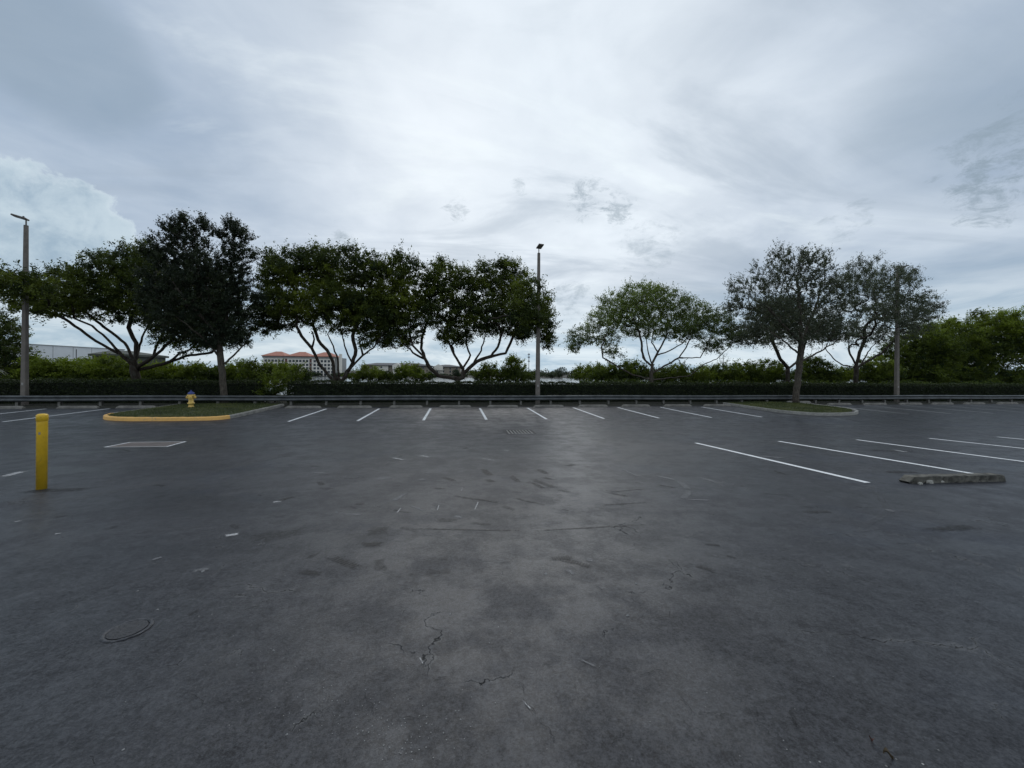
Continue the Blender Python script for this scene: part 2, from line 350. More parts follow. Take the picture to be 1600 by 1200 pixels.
M['stucco'] = simple('cream_stucco', (.80, .76, .68), .9, .06, .4)
M['stucco_grey'] = simple('grey_stucco', (.33, .33, .32), .9, .08, .4)
M['tile'] = simple('red_roof_tile', (.40, .17, .12), .85, .15, 1.0)
M['maroon'] = simple('maroon_recess', (.13, .06, .05), .8, .2, 1.0)
M['glass'] = simple('dark_window_glass', (.03, .035, .045), .2, .2, 1.0, spec=.8)
M['slate'] = simple('grey_shingle', (.115, .115, .12), .9, .15, 1.0)
M['tan'] = simple('tan_wall', (.30, .26, .21), .9, .12, .6)
M['white_wall'] = simple('white_tilt_wall', (.72, .73, .73), .8, .05, .5)
M['green_roof'] = simple('dark_green_roof', (.06, .065, .05), .8, .2, 1.0)
M['mast'] = simple('mast_steel', (.30, .31, .33), .6, .1, 1)
# ------------------------------------------------------------------ ground
def sheet(name, us, vs, zf, m, **kw):
    V = [(u, v, zf(u, v)) for v in vs for u in us]; n = len(us)
    Fc = [(j * n + i, j * n + i + 1, (j + 1) * n + i + 1, (j + 1) * n + i) for j in range(len(vs) - 1) for i in range(n - 1)]
    return obj(name, V, Fc, m, smooth=True, **kw)
vs_lot = [-40, -20, -10, -6, -3] + [x * .5 for x in range(0, 46)] + [22.75]
lot = sheet('parking_lot', [-70, -30, -10, 0, 10, 30, 60, 110], vs_lot, lambda u, v: g(v), M['asphalt'], kind='structure')
def terr(u, v):
    if v <= 22.7: return g(v) - .05
    if v <= 30: return g(v) + .03 * min(1, (v - 22.7) * 2) + .02 * math.sin(u * 1.7)
    if v <= 60: return g(v)
    if v < 318: return -5.0
    if v < 330: return -5.0 + (v - 318) / 12 * 1.7
    return -3.3 + min(1.4, (v - 330) * .006)
tvs = [-6000, -300, -40, -6, 0, 6, 12, 14, 18, 22.6, 22.76, 23, 24, 26, 28, 30, 32, 34, 36, 38, 44, 50, 56, 60, 310, 318, 330, 345, 400, 600, 2000, 9000]
sheet('terrain', [-9000, -1500, -400, -150] + list(range(-60, 121, 6)) + [250, 600, 1800, 9000], tvs, terr, M['verge'], kind='structure')
obj('lake', [(-2500, 52, -3.62), (3000, 52, -3.62), (3000, 331, -3.62), (-2500, 331, -3.62)], [(0, 1, 2, 3)], M['water'], kind='structure')
# painted lines
def strip(name, u0, u1, v0, v1, m, dz=.004, parent=None, **kw):
    n = max(2, int(abs(v1 - v0) / .4)); vs = [v0 + (v1 - v0) * i / n for i in range(n + 1)]
    V = []
    for v in vs: V += [(u0, v, g(v) + dz), (u1, v, g(v) + dz)]
    return obj(name, V, [(2 * i, 2 * i + 1, 2 * i + 3, 2 * i + 2) for i in range(n)], m, parent, **kw)
PITCH = 2.74
for k in range(9): strip('painted_line', -6.85 + PITCH * k - .06, -6.85 + PITCH * k + .06, 17.1, 21.85, M['line'], parent=lot)
for u in (24.62, 27.5, 30.4, 33.2, 36.0, 38.8, 41.6, 44.4): strip('painted_line', u - .06, u + .06, 17.75, 22.45, M['oldline'], parent=lot)
for u, a in ((-17.55, 17.8), (-20.35, 18.0), (-23.1, 18.0)): strip('painted_line', u - .06, u + .06, a, 22.5, M['line'], parent=lot)
for k in range(7): strip('painted_line', 6.98 + PITCH * k - .06, 6.98 + PITCH * k + .06, 5.62, 10.38, M['line'], parent=lot)
# scuffs, scrapes, cracks and a painted bollard shadow lying on the asphalt
def decal(px, py, px2, py2, wid, m, name='scuff_shadow_mark', dz=.0025):
    a, b = on(px, py), on(px2, py2); d = Vector((b.x - a.x, b.y - a.y)); L = d.length; d.normalize(); s = Vector((-d.y, d.x)) * wid / 2
    n = 6; V = []; UV = []
    for i in range(n + 1):
        p = Vector((a.x, a.y)) + d * L * i / n
        for q, vv in ((-1, 0), (1, 1)):
            x, y = p.x + s.x * q, p.y + s.y * q; V.append((x, y, g(y) + dz)); UV.append((i / n, vv))
    return obj(name, V, [(2 * i, 2 * i + 1, 2 * i + 3, 2 * i + 2) for i in range(n)], m, lot, uv=UV)
for a in ((827, 747, 872, 764, .16, 'tread'), (846, 745, 868, 751, .14, 'dark'), (840, 733, 856, 741, .2, 'dark'), (755, 732, 766, 744, .2, 'dark'), (797, 743, 813, 755, .16, 'dark'),
          (700, 774, 786, 786, .10, 'dark'), (828, 752, 850, 764, .12, 'dark'), (760, 749, 772, 754, .18, 'dark'), (1025, 757, 1057, 763, .10, 'dark'), (950, 770, 985, 777, .08, 'dark'),
          (1205, 735, 1233, 743, .13, 'dark'), (1442, 829, 1530, 823, .20, 'dark'), (1255, 801, 1300, 799, .12, 'dark'), (1095, 850, 1130, 853, .07, 'dark'), (1088, 884, 1121, 894, .08, 'dark'),
          (1133, 868, 1152, 873, .06, 'dark'), (512, 868, 565, 890, .13, 'tread'), (470, 892, 500, 899, .12, 'tread'), (875, 874, 930, 887, .10, 'tread'), (800, 778, 855, 790, .07, 'dark'),
          (570, 832, 612, 828, .32, 'faint'), (380, 845, 480, 828, .4, 'faint'), (1350, 703, 1434, 706, .42, 'faintd'), (1385, 738, 1440, 738, .30, 'faintd'), (945, 770, 1010, 764, .06, 'dark'),
          (292, 962, 314, 952, .06, 'dark'), (640, 826, 830, 830, .045, 'dark'), (830, 830, 1010, 820, .045, 'dark'), (930, 790, 1020, 785, .05, 'dark'), (740, 677, 792, 677, .09, 'dark'), (835, 676, 960, 674, .09, 'dark'), (960, 674, 1180, 671, .06, 'dark'),
          (1470, 703, 1500, 704, .2, 'dark'), (690, 745, 712, 752, .14, 'dark'), (1180, 770, 1240, 775, .05, 'dark'), (560, 852, 600, 850, .15, 'dark'),
          (700, 700, 755, 702, .14, 'light'), (612, 715, 632, 719, .10, 'chalk'), (655, 711, 672, 715, .10, 'chalk'), (748, 716, 780, 720, .06, 'chalk'), (785, 703, 796, 705, .1, 'chalk'),
          (485, 738, 520, 741, .14, 'light'), (528, 746, 548, 743, .10, 'light'), (596, 745, 604, 750, .35, 'light'), (655, 748, 664, 751, .2, 'light'), (660, 738, 674, 740, .12, 'light'),
          (612, 784, 636, 770, .10, 'light'), (620, 802, 627, 793, .02, 'chalk'), (740, 800, 748, 783, .018, 'chalk'), (683, 800, 686, 788, .018, 'chalk'), (720, 768, 724, 761, .015, 'chalk'),
          (968, 732, 1000, 746, .09, 'light'), (1020, 742, 1062, 752, .14, 'light'), (1060, 752, 1076, 766, .16, 'light'), (1078, 766, 1068, 780, .13, 'light'), (1066, 781, 1110, 782, .08, 'light'),
          (1356, 757, 1380, 784, .10, 'haze'), (1374, 776, 1392, 800, .12, 'haze'), (1380, 795, 1402, 801, .14, 'light'), (1345, 824, 1392, 800, .12, 'haze'), (1325, 834, 1380, 824, .10, 'haze'), (1236, 872, 1266, 886, .10, 'haze'), (1256, 886, 1290, 879, .09, 'haze'),
          (655, 1026, 662, 1040, .012, 'chalk'), (30, 768, 150, 764, .30, 'dark'), (816, 1094, 832, 1112, .012, 'chalk'), (900, 1028, 935, 1044, .02, 'light'), (0, 746, 40, 736, .2, 'chalk'), (426, 785, 442, 783, .07, 'chalk'), (350, 838, 376, 834, .10, 'chalk'),  # the wide dark decal at the bollard foot is its painted shadow
          (236, 876, 256, 870, .06, 'light'), (20, 816, 34, 814, .04, 'chalk'), (84, 835, 98, 833, .04, 'chalk'), (300, 893, 330, 888, .09, 'light'), (708, 806, 726, 810, .12, 'light'),
          (60, 790, 300, 745, .45, 'haze'), (300, 745, 470, 705, .4, 'haze'), (1090, 745, 1130, 757, .16, 'light'), (1180, 712, 1230, 716, .25, 'light'), (1395, 703, 1420, 707, .15, 'chalk'),
          (300, 1020, 400, 1055, .30, 'haze'), (640, 790, 668, 800, .05, 'light'), (178, 672, 196, 669, .12, 'light')):
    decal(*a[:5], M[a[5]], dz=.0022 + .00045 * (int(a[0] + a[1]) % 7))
rng = random.Random(5)
for i in range(60):                     # the haze of small tyre scuffs where cars turn
    x, y = rng.gauss(740, 260), rng.choice((rng.uniform(690, 800), rng.uniform(700, 900)))
    if not (60 < x < 1560): continue
    an = rng.gauss(.25, .5); L_ = rng.uniform(8, 34) * (y - 560) / 220
    m_ = rng.choices(('faint', 'dark', 'haze', 'light', 'tread'), (5, 1.3, 3, 1.4, 1.0))[0]
    decal(x, y, x + L_ * math.cos(an), y + L_ * .42 * math.sin(an), rng.uniform(.04, .17), M[m_], dz=.0021 + .00012 * (i % 29))
def crackline(pts, wid=.006):
    P2 = [on(*p) for p in pts]
    amp = .22
    for it in range(6):                 # broken, kinked line: displace midpoints again and again
        Q = [P2[0]]
        for a, b in zip(P2, P2[1:]):
            L = (b - a).length
            if L < .012: Q.append(b); continue
            n_ = Vector((-(b.y - a.y), b.x - a.x, 0)).normalized(); q = a.lerp(b, rng.uniform(.35, .65)) + n_ * L * rng.uniform(-amp, amp)
            Q += [q, b]
        P2 = Q
    out = [Vector((q.x, q.y, g(q.y))) for q in P2]; V = []; m_ = len(out); wf = rng.uniform(.4, 1)
    for i, p in enumerate(out):
        if rng.random() < .2: wf = rng.choice((.08, .25, .5, .8, 1.0))
        d = (out[min(i + 1, m_ - 1)] - out[max(i - 1, 0)]); s = Vector((-d.y, d.x, 0)).normalized() * wid * wf * (.1 if i in (0, m_ - 1) else 1)
        V += [p - s + Vector((0, 0, .0058)), p + s + Vector((0, 0, .0058))]
    obj('crack', V, [(2 * i, 2 * i + 1, 2 * i + 3, 2 * i + 2) for i in range(m_ - 1)], M['gap_black'], lot)
M['gap_black'] = simple('crack_shadowed_gap', (.008, .008, .008), .9, .2, 9)
for p in (((634, 899), (670, 901)), ((850, 890), (862, 896), (880, 895)), ((985, 968), (1030, 966), (1048, 955)), ((768, 918), (772, 932), (765, 948)), ((505, 1110), (536, 1112), (545, 1108)),
          ((620, 1118), (660, 1120), (690, 1122), (700, 1116)), ((752, 1145), (775, 1150), (790, 1142)), ((1000, 1056), (1030, 1048), (1060, 1050)), ((1062, 1090), (1080, 1112), (1135, 1116)),
          ((1225, 1050), (1250, 1070), (1275, 1078)), ((896, 1070), (910, 1092), (925, 1110)), ((1012, 1130), (1050, 1132), (1062, 1128)), ((1068, 1130), (1105, 1155)), ((800, 1062), (822, 1100), (850, 1135), (868, 1158)),
          ((1178, 1108), (1178, 1130), (1205, 1150)), ((1245, 1106), (1246, 1140)), ((526, 975), (545, 1000)), ((234, 1000), (237, 1012)), ((1108, 922), (1124, 914)), ((1160, 908), (1162, 902)), ((1220, 948), (1238, 952)),
          ((490, 893), (502, 889)), ((1290, 900), (1298, 912)), ((655, 1055), (700, 1058), (712, 1048)), ((560, 1080), (592, 1120)), ((950, 1165), (972, 1140), (985, 1150)), ((1160, 955), (1190, 960)), ((1000, 970), (985, 966)),
          ((470, 958), (476, 968)), ((392, 992), (400, 985), (410, 978)), ((1230, 955), (1250, 975), (1300, 980)), ((1060, 1180), (1075, 1200)), ((300, 1085), (350, 1100), (390, 1078)), ((640, 1040), (650, 1075))):
    crackline(p, .0013)
# ------------------------------------------------------------------ concrete pad outlined in white
c4 = [on(161, 699), on(262, 698), on(292, 690), on(203, 691)]
cc = sum(c4, Vector()) / 4
inner = [cc + (p - cc) * .93 for p in c4]
obj('painted_outline', [p + Vector((0, 0, .004)) for p in c4] + [p + Vector((0, 0, .004)) for p in inner], [(i, (i + 1) % 4, 4 + (i + 1) % 4, 4 + i) for i in range(4)], M['line'], lot)
obj('concrete_patch', [p + Vector((0, 0, .003)) for p in inner], [(0, 1, 2, 3)], M['pad'], lot)

# ------------------------------------------------------------------ islands: kerb ring and lawn
def resample(pts, step=.15):
    out = []
    P3 = [Vector(p) for p in pts]
    for i in range(len(P3) - 1):
        p0, p1, p2, p3 = P3[max(i - 1, 0)], P3[i], P3[i + 1], P3[min(i + 2, len(P3) - 1)]
        n = max(1, int((p2 - p1).length / step))
        for j in range(n):
            t = j / n
            out.append(.5 * ((2 * p1) + (p2 - p0) * t + (2 * p0 - 5 * p1 + 4 * p2 - p3) * t * t + (3 * p1 - p0 - 3 * p2 + p3) * t ** 3))
    return out + [P3[-1]]
def kerb_mesh(path, inward, m, name, parent=None, **kw):
    prof = [(0, -.03), (.015, .12), (.04, .145), (.14, .15), (.16, .14), (.16, -.03)]
    V = []; n = len(path)
    for i, p in enumerate(path):
        d = (path[min(i + 1, n - 1)] - path[max(i - 1, 0)]).normalized(); s = Vector((-d.y, d.x)) * inward
        jit = rng.uniform(-.006, .006)
        V += [(p.x + s.x * a, p.y + s.y * a, g(p.y) + b + (jit if b > 0 else 0)) for a, b in prof]
    k = len(prof)
    Fc = [(i * k + j, i * k + j + 1, (i + 1) * k + j + 1, (i + 1) * k + j) for i in range(n - 1) for j in range(k - 1)]
    Fc += [tuple(range(k)), tuple(range((n - 1) * k, n * k))[::-1]]
    return obj(name, V, Fc, m, parent, smooth=False, **kw)
def blades(name, n, sample, h, m, parent=None, seed=1, wd=.012, **kw):
    r = np.random.default_rng(seed); b = np.array([sample(r) for _ in range(n)])
    a = r.uniform(0, 6.283, n); hh = h * r.uniform(.5, 1.3, n); lean = r.normal(0, .4, (n, 2)) * hh[:, None]
    sx = np.stack([np.cos(a), np.sin(a), np.zeros(n)], 1) * wd / 2; top = b + np.stack([lean[:, 0], lean[:, 1], hh], 1)
    V4 = np.stack([b - sx, b + sx, top + sx * .3, top - sx * .3], 1)
    return quads(name, V4, m, np.clip(r.uniform(-.1, .6, n) + .45 * np.sin(b[:, 0] * 2.1 + np.sin(b[:, 1] * 3)) * np.sin(b[:, 1] * 2.7), 0, 1), parent, **kw)
def inside(x, y, poly):
    c_ = False; j = len(poly) - 1
    for i in range(len(poly)):
        if (poly[i][1] > y) != (poly[j][1] > y) and x < (poly[j][0] - poly[i][0]) * (y - poly[i][1]) / (poly[j][1] - poly[i][1]) + poly[i][0]: c_ = not c_
        j = i
    return c_
def island(pts, yel, seed):
    path = resample(pts)
    root = empty('kerb_island', (0, 0, 0), kind='structure')
    if yel:
        a = min(range(len(path)), key=lambda i: (path[i] - Vector(yel[0])).length); b = min(range(len(path)), key=lambda i: (path[i] - Vector(yel[1])).length)
        kerb_mesh(path[:a + 1], -1, M['concrete'], 'kerb', root); kerb_mesh(path[a:b + 1], -1, M['yellow_kerb'], 'painted_kerb', root, label='yellow painted length of kerb'); kerb_mesh(path[b:], -1, M['concrete'], 'kerb', root)
    else: kerb_mesh(path, -1, M['pale_concrete'], 'kerb', root)
    poly = [(p.x, p.y) for p in path]; cx = sum(p[0] for p in poly) / len(poly); cy = sum(p[1] for p in poly) / len(poly)
    sh = [(cx + (x - cx) * .955, cy + (y - cy) * (.955 if y < 22 else 1)) for x, y in poly]
    zt = lambda x, y: g(y) + .125 + .05 * max(0, 1 - ((x - cx) / 2.6) ** 2) * max(0, min(1, (y - 18) / 2))
    rings = 7; V = []
    for k in range(rings):
        f = 1 - k / rings; V += [(cx + (x - cx) * f, cy + (y - cy) * f, zt(cx + (x - cx) * f, cy + (y - cy) * f)) for x, y in sh]
    n = len(sh); V.append((cx, cy, zt(cx, cy)))
    Fc = [(k * n + i, k * n + (i + 1) % n, (k + 1) * n + (i + 1) % n, (k + 1) * n + i) for k in range(rings - 1) for i in range(n)] + [((rings - 1) * n + i, (rings - 1) * n + (i + 1) % n, rings * n) for i in range(n)]
    obj('lawn', V, Fc, M['lawn'], smooth=True, kind='structure')
    x0, x1 = min(p[0] for p in sh), max(p[0] for p in sh); y0, y1 = min(p[1] for p in sh), max(p[1] for p in sh)
    def smp(r):
        while True:
            x, y = r.uniform(x0, x1), r.uniform(y0, y1)
            if inside(x, y, sh): return (x, y, zt(x, y) - .005)
    blades('grass', 15000, smp, .055, M['grass'], seed=seed, kind='stuff')
    return zt
zl = island([(-9.53, 23.3), (-9.53, 21), (-9.53, 18.9), (-9.62, 18.2), (-9.95, 17.78), (-11, 17.62), (-12, 17.62), (-13.3, 17.75), (-14.2, 18.08), (-14.85, 18.75), (-15.1, 19.7), (-15.08, 21.5), (-15.05, 23.3)], ((-9.6, 18.15), (-15.08, 19.3)), 3)
zr = island([(17.7, 23.2), (17.7, 21), (17.7, 19.5), (17.85, 18.5), (18.5, 17.7), (19.7, 17.5), (20.9, 17.75), (21.9, 18.35), (22.7, 19.3), (23.05, 20.5), (23.12, 22), (23.12, 23.2)], None, 4)

# ------------------------------------------------------------------ wheel stops
def wheel_stop_mesh(chip=0, seed=0):
    r = random.Random(seed); L = 1.83; nx = 14; prof = [(-.09, 0), (-.075, .105), (-.055, .125), (.055, .125), (.075, .105), (.09, 0)]
    if chip: nx = 30; prof = [(-.088, 0), (-.086, .04), (-.083, .118), (-.074, .128), (.074, .128), (.083, .118), (.088, 0)]
    V = []
    for i in range(nx + 1):
        x = -L / 2 + L * i / nx; e = min(i, nx - i)
        tz = (.35 if i == 0 else .92) if (chip and e == 0) else .62 if e == 0 else 1.0
        for y, z in prof:
            cz = z * tz + (r.uniform(-.004, .004) if z > 0 else 0); cy = y
            if chip and y < 0 and z < .05 and r.random() < .4: cy += r.uniform(0, .035)
            V.append((x + ((-.05 if chip else .05) if i == 0 else -.02 if i == nx else 0) * (1 if z > .05 else 0), cy, cz))
    k = len(prof); Fc = [(i * k + j, (i + 1) * k + j, (i + 1) * k + j + 1, i * k + j + 1) for i in range(nx) for j in range(k - 1)]
    Fc += [tuple(range(k)), tuple(range(nx * k, (nx + 1) * k))[::-1]]
    return V, Fc
stops = [(-24.8, 22.75, 'at the far left edge'), (-22.45, 22.75, 'behind the yellow bollard'), (-19.15, 22.75, 'between the yellow bollard and the yellow kerb'), (-16.5, 22.75, 'just left of the hydrant island'),
         (-8.15, 22.25, 'touching the hydrant island kerb'), (-5.5, 22.25, 'second to the right of the hydrant island'), (-2.75, 22.25, 'third to the left of the central light pole'), (-.02, 22.25, 'second to the left of the central light pole'),
         (2.72, 22.25, 'just left of the central light pole'), (5.46, 22.25, 'at the foot of the central light pole'), (8.2, 22.25, 'first to the right of the central light pole'), (10.94, 22.25, 'second to the right of the central light pole'),
         (13.7, 22.25, 'third to the right of the central light pole'), (16.4, 22.25, 'nearest the left side of the pale kerbed island'), (23.0, 23.0, 'on the grass right behind the oak island'), (25.9, 22.75, 'first to the right of the pale kerbed island'),
         (28.75, 22.75, 'second to the right of the pale island'), (31.7, 22.75, 'beside the right light pole'), (34.4, 22.75, 'first to the right of the right light pole'), (37.2, 22.75, 'second to the right of the right light pole'), (40.2, 22.75, 'at the far right edge')]
v_, f_ = wheel_stop_mesh(0, 2)
base = None
for (u, v, txt) in stops:
    if base is None: o = base = obj('wheel_stop', v_, f_, M['row_stop'])
    else: o = base.copy(); COL.objects.link(o)
    o.location = (u, v, (g(v) if u != 23.0 else zr(u, 22.9) - .0)); o.rotation_euler.z = rng.uniform(-.012, .012)
    tag(o, 'low concrete wheel stop under the guardrail, ' + txt, 'wheel stop', 'concrete wheel stops along the guardrail')
a, b = on(1429, 756), on(1569, 752.5)
ang = math.atan2(b.y - a.y, b.x - a.x); mid_ = (a + b) / 2
v_, f_ = wheel_stop_mesh(1, 9)
slope = Matrix.Rotation(-S1, 4, 'X')
near = obj('wheel_stop', v_, f_, M['ws'], label='chipped stained concrete wheel stop alone in the right foreground', category='wheel stop')
near.matrix_world = Matrix.Translation((mid_.x - math.sin(ang) * .09, mid_.y + .09, g(mid_.y + .09) - .012)) @ slope @ Matrix.Rotation(ang, 4, 'Z')

def chunk(px, py, s, seed, label):
    r = random.Random(seed); p = on(px, py); V = []; n = 8
    for k, (rr, z) in enumerate(((.8, 0), (1, .35), (.75, .8), (.3, 1))):
        V += [((rr * math.cos(6.283 * i / n)) * s * r.uniform(.7, 1.2), rr * math.sin(6.283 * i / n) * s * .6 * r.uniform(.7, 1.2), z * s * .75) for i in range(n)]
    Fc = [(k * n + i, k * n + (i + 1) % n, (k + 1) * n + (i + 1) % n, (k + 1) * n + i) for k in range(3) for i in range(n)] + [tuple(range(24, 32)), tuple(range(8))[::-1]]
    obj('concrete_chunk', V, Fc, M['broken'], loc=p, label=label, category='rubble', group='broken concrete by the wheel stop')
M['broken'] = simple('fresh_broken_concrete', (.38, .37, .33), .9, .2, 20, bump=.8)
chunk(1438, 757, .05, 1, 'small broken concrete chunk at the left, before the near wheel stop')
chunk(1452, 755, .075, 2, 'widest broken concrete chunk leaning on the near wheel stop')
chunk(1470, 754, .055, 3, 'upright broken concrete chunk, rightmost before the near wheel stop')
# ------------------------------------------------------------------ storm drain and manhole
dr = empty('storm_drain', (2.27, 13.55, g(13.55) + .004), label='rectangular iron storm drain grate set in the asphalt', category='drain')
fr = MB(); fr.box(-.52, .52, -.50, -.43, -.02, .012).box(-.52, .52, .43, .50, -.02, .012).box(-.52, -.46, -.43, .43, -.02, .011).box(.46, .52, -.43, .43, -.02, .011); fr.build('frame', M['dark_metal'], dr)
obj('pit_shade_sheet', [(-.46, -.43, .001), (.46, -.43, .001), (.46, .43, .001), (-.46, .43, .001)], [(0, 1, 2, 3)], M['gap_black'], dr)  # flat black sheet stands in for the shaded depth below the bars
for i in range(8):
    x = -.406 + i * .116; b_ = MB().box(x - .019, x + .019, -.429, .429, .002, .012).build('bar', M['grate'], dr)
mc = (on(161, 995) + on(236, 975)) / 2
mh = empty('manhole_cover', (mc.x, mc.y, g(mc.y) + .003), label='round asphalt-smeared utility cover in the lower left foreground', category='manhole cover')
mh.rotation_euler = (-S1, 0, .4)
MB().lathe([(.10, .0), (.10, .004)], 32).build('lid', simple('smeared_lid', (.028, .029, .033), .62, .3, 30, bump=1.0, bscale=60), mh)
rg = MB(); n = 40
rg.add([(r_ * math.cos(6.283 * i / n) * (1 + .02 * math.sin(i * 1.7)), r_ * math.sin(6.283 * i / n) * (1 + .02 * math.sin(i * 2.3)), z * (.35 + .65 * abs(math.sin(i * .45)))) for r_, z in ((.128, .0), (.122, .006), (.114, .006), (.106, .001)) for i in range(n)], [(k * n + i, k * n + (i + 1) % n, (k + 1) * n + (i + 1) % n, (k + 1) * n + i) for k in range(3) for i in range(n)])
rg.build('rim', simple('smeared_rim', (.042, .044, .05), .6, .45, 30, bump=.8), mh)
# ------------------------------------------------------------------ bollard
bp_ = on(65, 764); bo = empty('bollard', bp_, label='tall yellow round-capped bollard standing at the left', category='bollard')
zt = 1.18
MB().lathe([(.060, -.03), (.061, zt - .12), (.061, zt - .115)], 32).build('post', M['bollard'], bo, smooth=True)
MB().lathe([(.061, zt - .113), (.0655, zt - .11), (.0655, zt - .03), (.062, zt - .016), (.050, zt - .005), (.03, zt + .001), (.01, zt + .003)], 32).build('cap', M['bollard'], bo, smooth=True)
MB().box(-.010, .010, -.064, -.059, .86, .90).build('sticker_residue', M['concrete'], bo).rotation_euler.z = .3
# ------------------------------------------------------------------ hydrant
hp = Vector((-13.11, 21.4, 0)); hp.z = zl(hp.x, hp.y)
hy = empty('fire_hydrant', hp, .25, label='yellow fire hydrant with blue bonnet on the grass island', category='fire hydrant')
MB().lathe([(.135, 0), (.135, .03), (.105, .045), (.105, .17), (.155, .18), (.155, .225), (.105, .235), (.10, .50), (.115, .53), (.15, .56), (.165, .59), (.165, .63), (.13, .64)], 24).build('barrel', M['hyd_yellow'], hy, smooth=True)
MB().lathe([(.135, .642), (.15, .655), (.145, .69), (.115, .74), (.06, .785), (.035, .795), (.035, .80)], 24).build('bonnet', M['hyd_blue'], hy, smooth=True)
MB().lathe([(.032, .801), (.03, .86), (.02, .87)], 5).build('operating_nut', M['hyd_blue'], hy)
for an, r_, ln in ((0, .055, .20), (math.pi, .055, .20), (-math.pi / 2, .075, .19)):
    Mx = Matrix.Rotation(an, 4, 'Z') @ Matrix.Translation((0, 0, .50)) @ Matrix.Rotation(math.pi / 2, 4, 'Y')
    nb = MB().lathe([(r_, .08), (r_, ln - .05)], 14, Mx).build('nozzle', M['hyd_yellow'], hy)
    MB().lathe([(r_ * 1.25, ln - .049), (r_ * 1.25, ln - .01), (r_ * .8, ln), (r_ * .35, ln + .001), (r_ * .3, ln + .025)], 12, Mx).build('cap', M['hyd_yellow'], nb)
# bolts in the flange
fb = MB()
for i in range(8):
    fb.lathe([(.012, .165), (.012, .24)], 6, Matrix.Translation((.14 * math.cos(i * .785), .14 * math.sin(i * .785), 0)))

# ------------------------------------------------------------------ guardrail
RV = 23.5
gz = g(RV) + .60
gr = empty('guardrail', (0, RV, 0), label='long grey corrugated steel guardrail between the lot and the hedge', category='guardrail')
prof = [(.03, .0), (-.01, -.012), (-.035, -.035), (-.04, -.07), (-.035, -.095), (.025, -.135), (.03, -.155), (.025, -.175), (-.035, -.215), (-.04, -.24), (-.035, -.275), (-.01, -.298), (.03, -.31)]
us = [-44 + i * 3.81 for i in range(28)]
for i, u in enumerate(us):
    dz = .012 * math.sin(i * 1.9) ; dz2 = .012 * math.sin((i + 1) * 1.9); V = []
    off = -.0025 * (i % 2)
    for uu, d in ((u - .08, dz), (u + 1.9, (dz + dz2) / 2), (u + 3.81, dz2)): V += [(uu, y + off, gz + z + d) for y, z in prof]
    V += [(x, y + .003, z) for x, y, z in V]; k = len(prof); h = 3 * k
    Fc = [(r * k + j, (r + 1) * k + j, (r + 1) * k + j + 1, r * k + j + 1) for r in range(2) for j in range(k - 1)]
    Fc += [tuple(h + q for q in f[::-1]) for f in Fc]
    obj('rail_panel', V, Fc, M['rail'], gr, smooth=True)
pv = MB().box(-.06, .06, .075, .09, -.4, .30).box(-.004, .004, .09, .21, -.4, .30).box(-.06, .06, .21, .225, -.4, .30); pbase = None
bl = MB().box(-.05, .05, .034, .074, -.02, .28)
for i in range(55):
    u = -43.6 + i * 1.905
    if pbase is None: o = pbase = pv.build('post', M['post'], gr)
    else: o = pbase.copy(); COL.objects.link(o); o.parent = gr
    o.location = (u, 0, gz - .31)
# ------------------------------------------------------------------ light poles
def light_pole(px, label, kind):
    k0, k1 = {'left': (.118, .072), 'mid': (.135, .082), 'right': (.12, .075)}[kind]
    p = at(px, 620, 24.15); z0 = g(24.15) - .1
    root = empty('light_pole', (p.x, 24.15, z0), label=label, category='light pole', group='concrete light poles behind the guardrail')
    Hh = CZ + 7.62 - z0
    def pris(w0, w1, z0_, z1_, rot=0):
        b = .02; ring = lambda w_, z: [(-w_, -w_ + b, z), (-w_ + b, -w_, z), (w_ - b, -w_, z), (w_, -w_ + b, z), (w_, w_ - b, z), (w_ - b, w_, z), (-w_ + b, w_, z), (-w_, w_ - b, z)]
        return ring(w0, z0_) + ring(w1, z1_), [(i, (i + 1) % 8, 8 + (i + 1) % 8, 8 + i) for i in range(8)] + [tuple(range(8))[::-1], tuple(range(8, 16))]
    V, Fc = pris(k0, k1, 0, Hh); obj('shaft', V, Fc, M['pole_concrete'], root)
    MB().lathe([(.03, Hh - .05), (.03, Hh + .28)], 10).build('tenon', M['lamp'], root)
    # flat area luminaire tilted on its arm
    if kind == 'left': Mx = Matrix.Translation((0.0, 0, Hh + .33)) @ Matrix.Rotation(R(200), 4, 'Z') @ Matrix.Rotation(R(-14), 4, 'Y')
    elif kind == 'mid': Mx = Matrix.Translation((0.0, 0, Hh + .33)) @ Matrix.Rotation(R(-78), 4, 'Z') @ Matrix.Rotation(R(-16), 4, 'Y')
    else: Mx = Matrix.Translation((0.0, 0, Hh + .33)) @ Matrix.Rotation(R(-20), 4, 'Z') @ Matrix.Rotation(R(-14), 4, 'Y')
    lum = MB().box(-.05, {'left': .5, 'mid': .42, 'right': .6}[kind], -.17, .17, -.045, .045, .015, Mx).build('luminaire', M['lamp'], root)
    MB().box(.04, {'left': .44, 'mid': .36, 'right': .54}[kind], -.14, .14, -.052, -.046, 0, Mx).build('lens', M['lens'], lum)
    MB().lathe([(.04, .046), (.04, .10), (.025, .115)], 8, Mx @ Matrix.Translation((.12, 0, 0))).build('photocell', M['dark_metal'], lum)
    MB().box(-.045, .045, -k0 - .003, -k0 + .03, 1.2, 1.34).build('hand_hole_cover', M['rusty'], root)
M['lens'] = simple('milky_lens', (.28, .27, .24), .4, .1, 4)
light_pole(38.5, 'square concrete light pole at the left edge, its lamp pointing left', 'left')
light_pole(840, 'square concrete light pole in the middle, beside the dark spreading tree', 'mid')
light_pole(1401, 'square concrete light pole on the right, its top hidden in a tree', 'right')

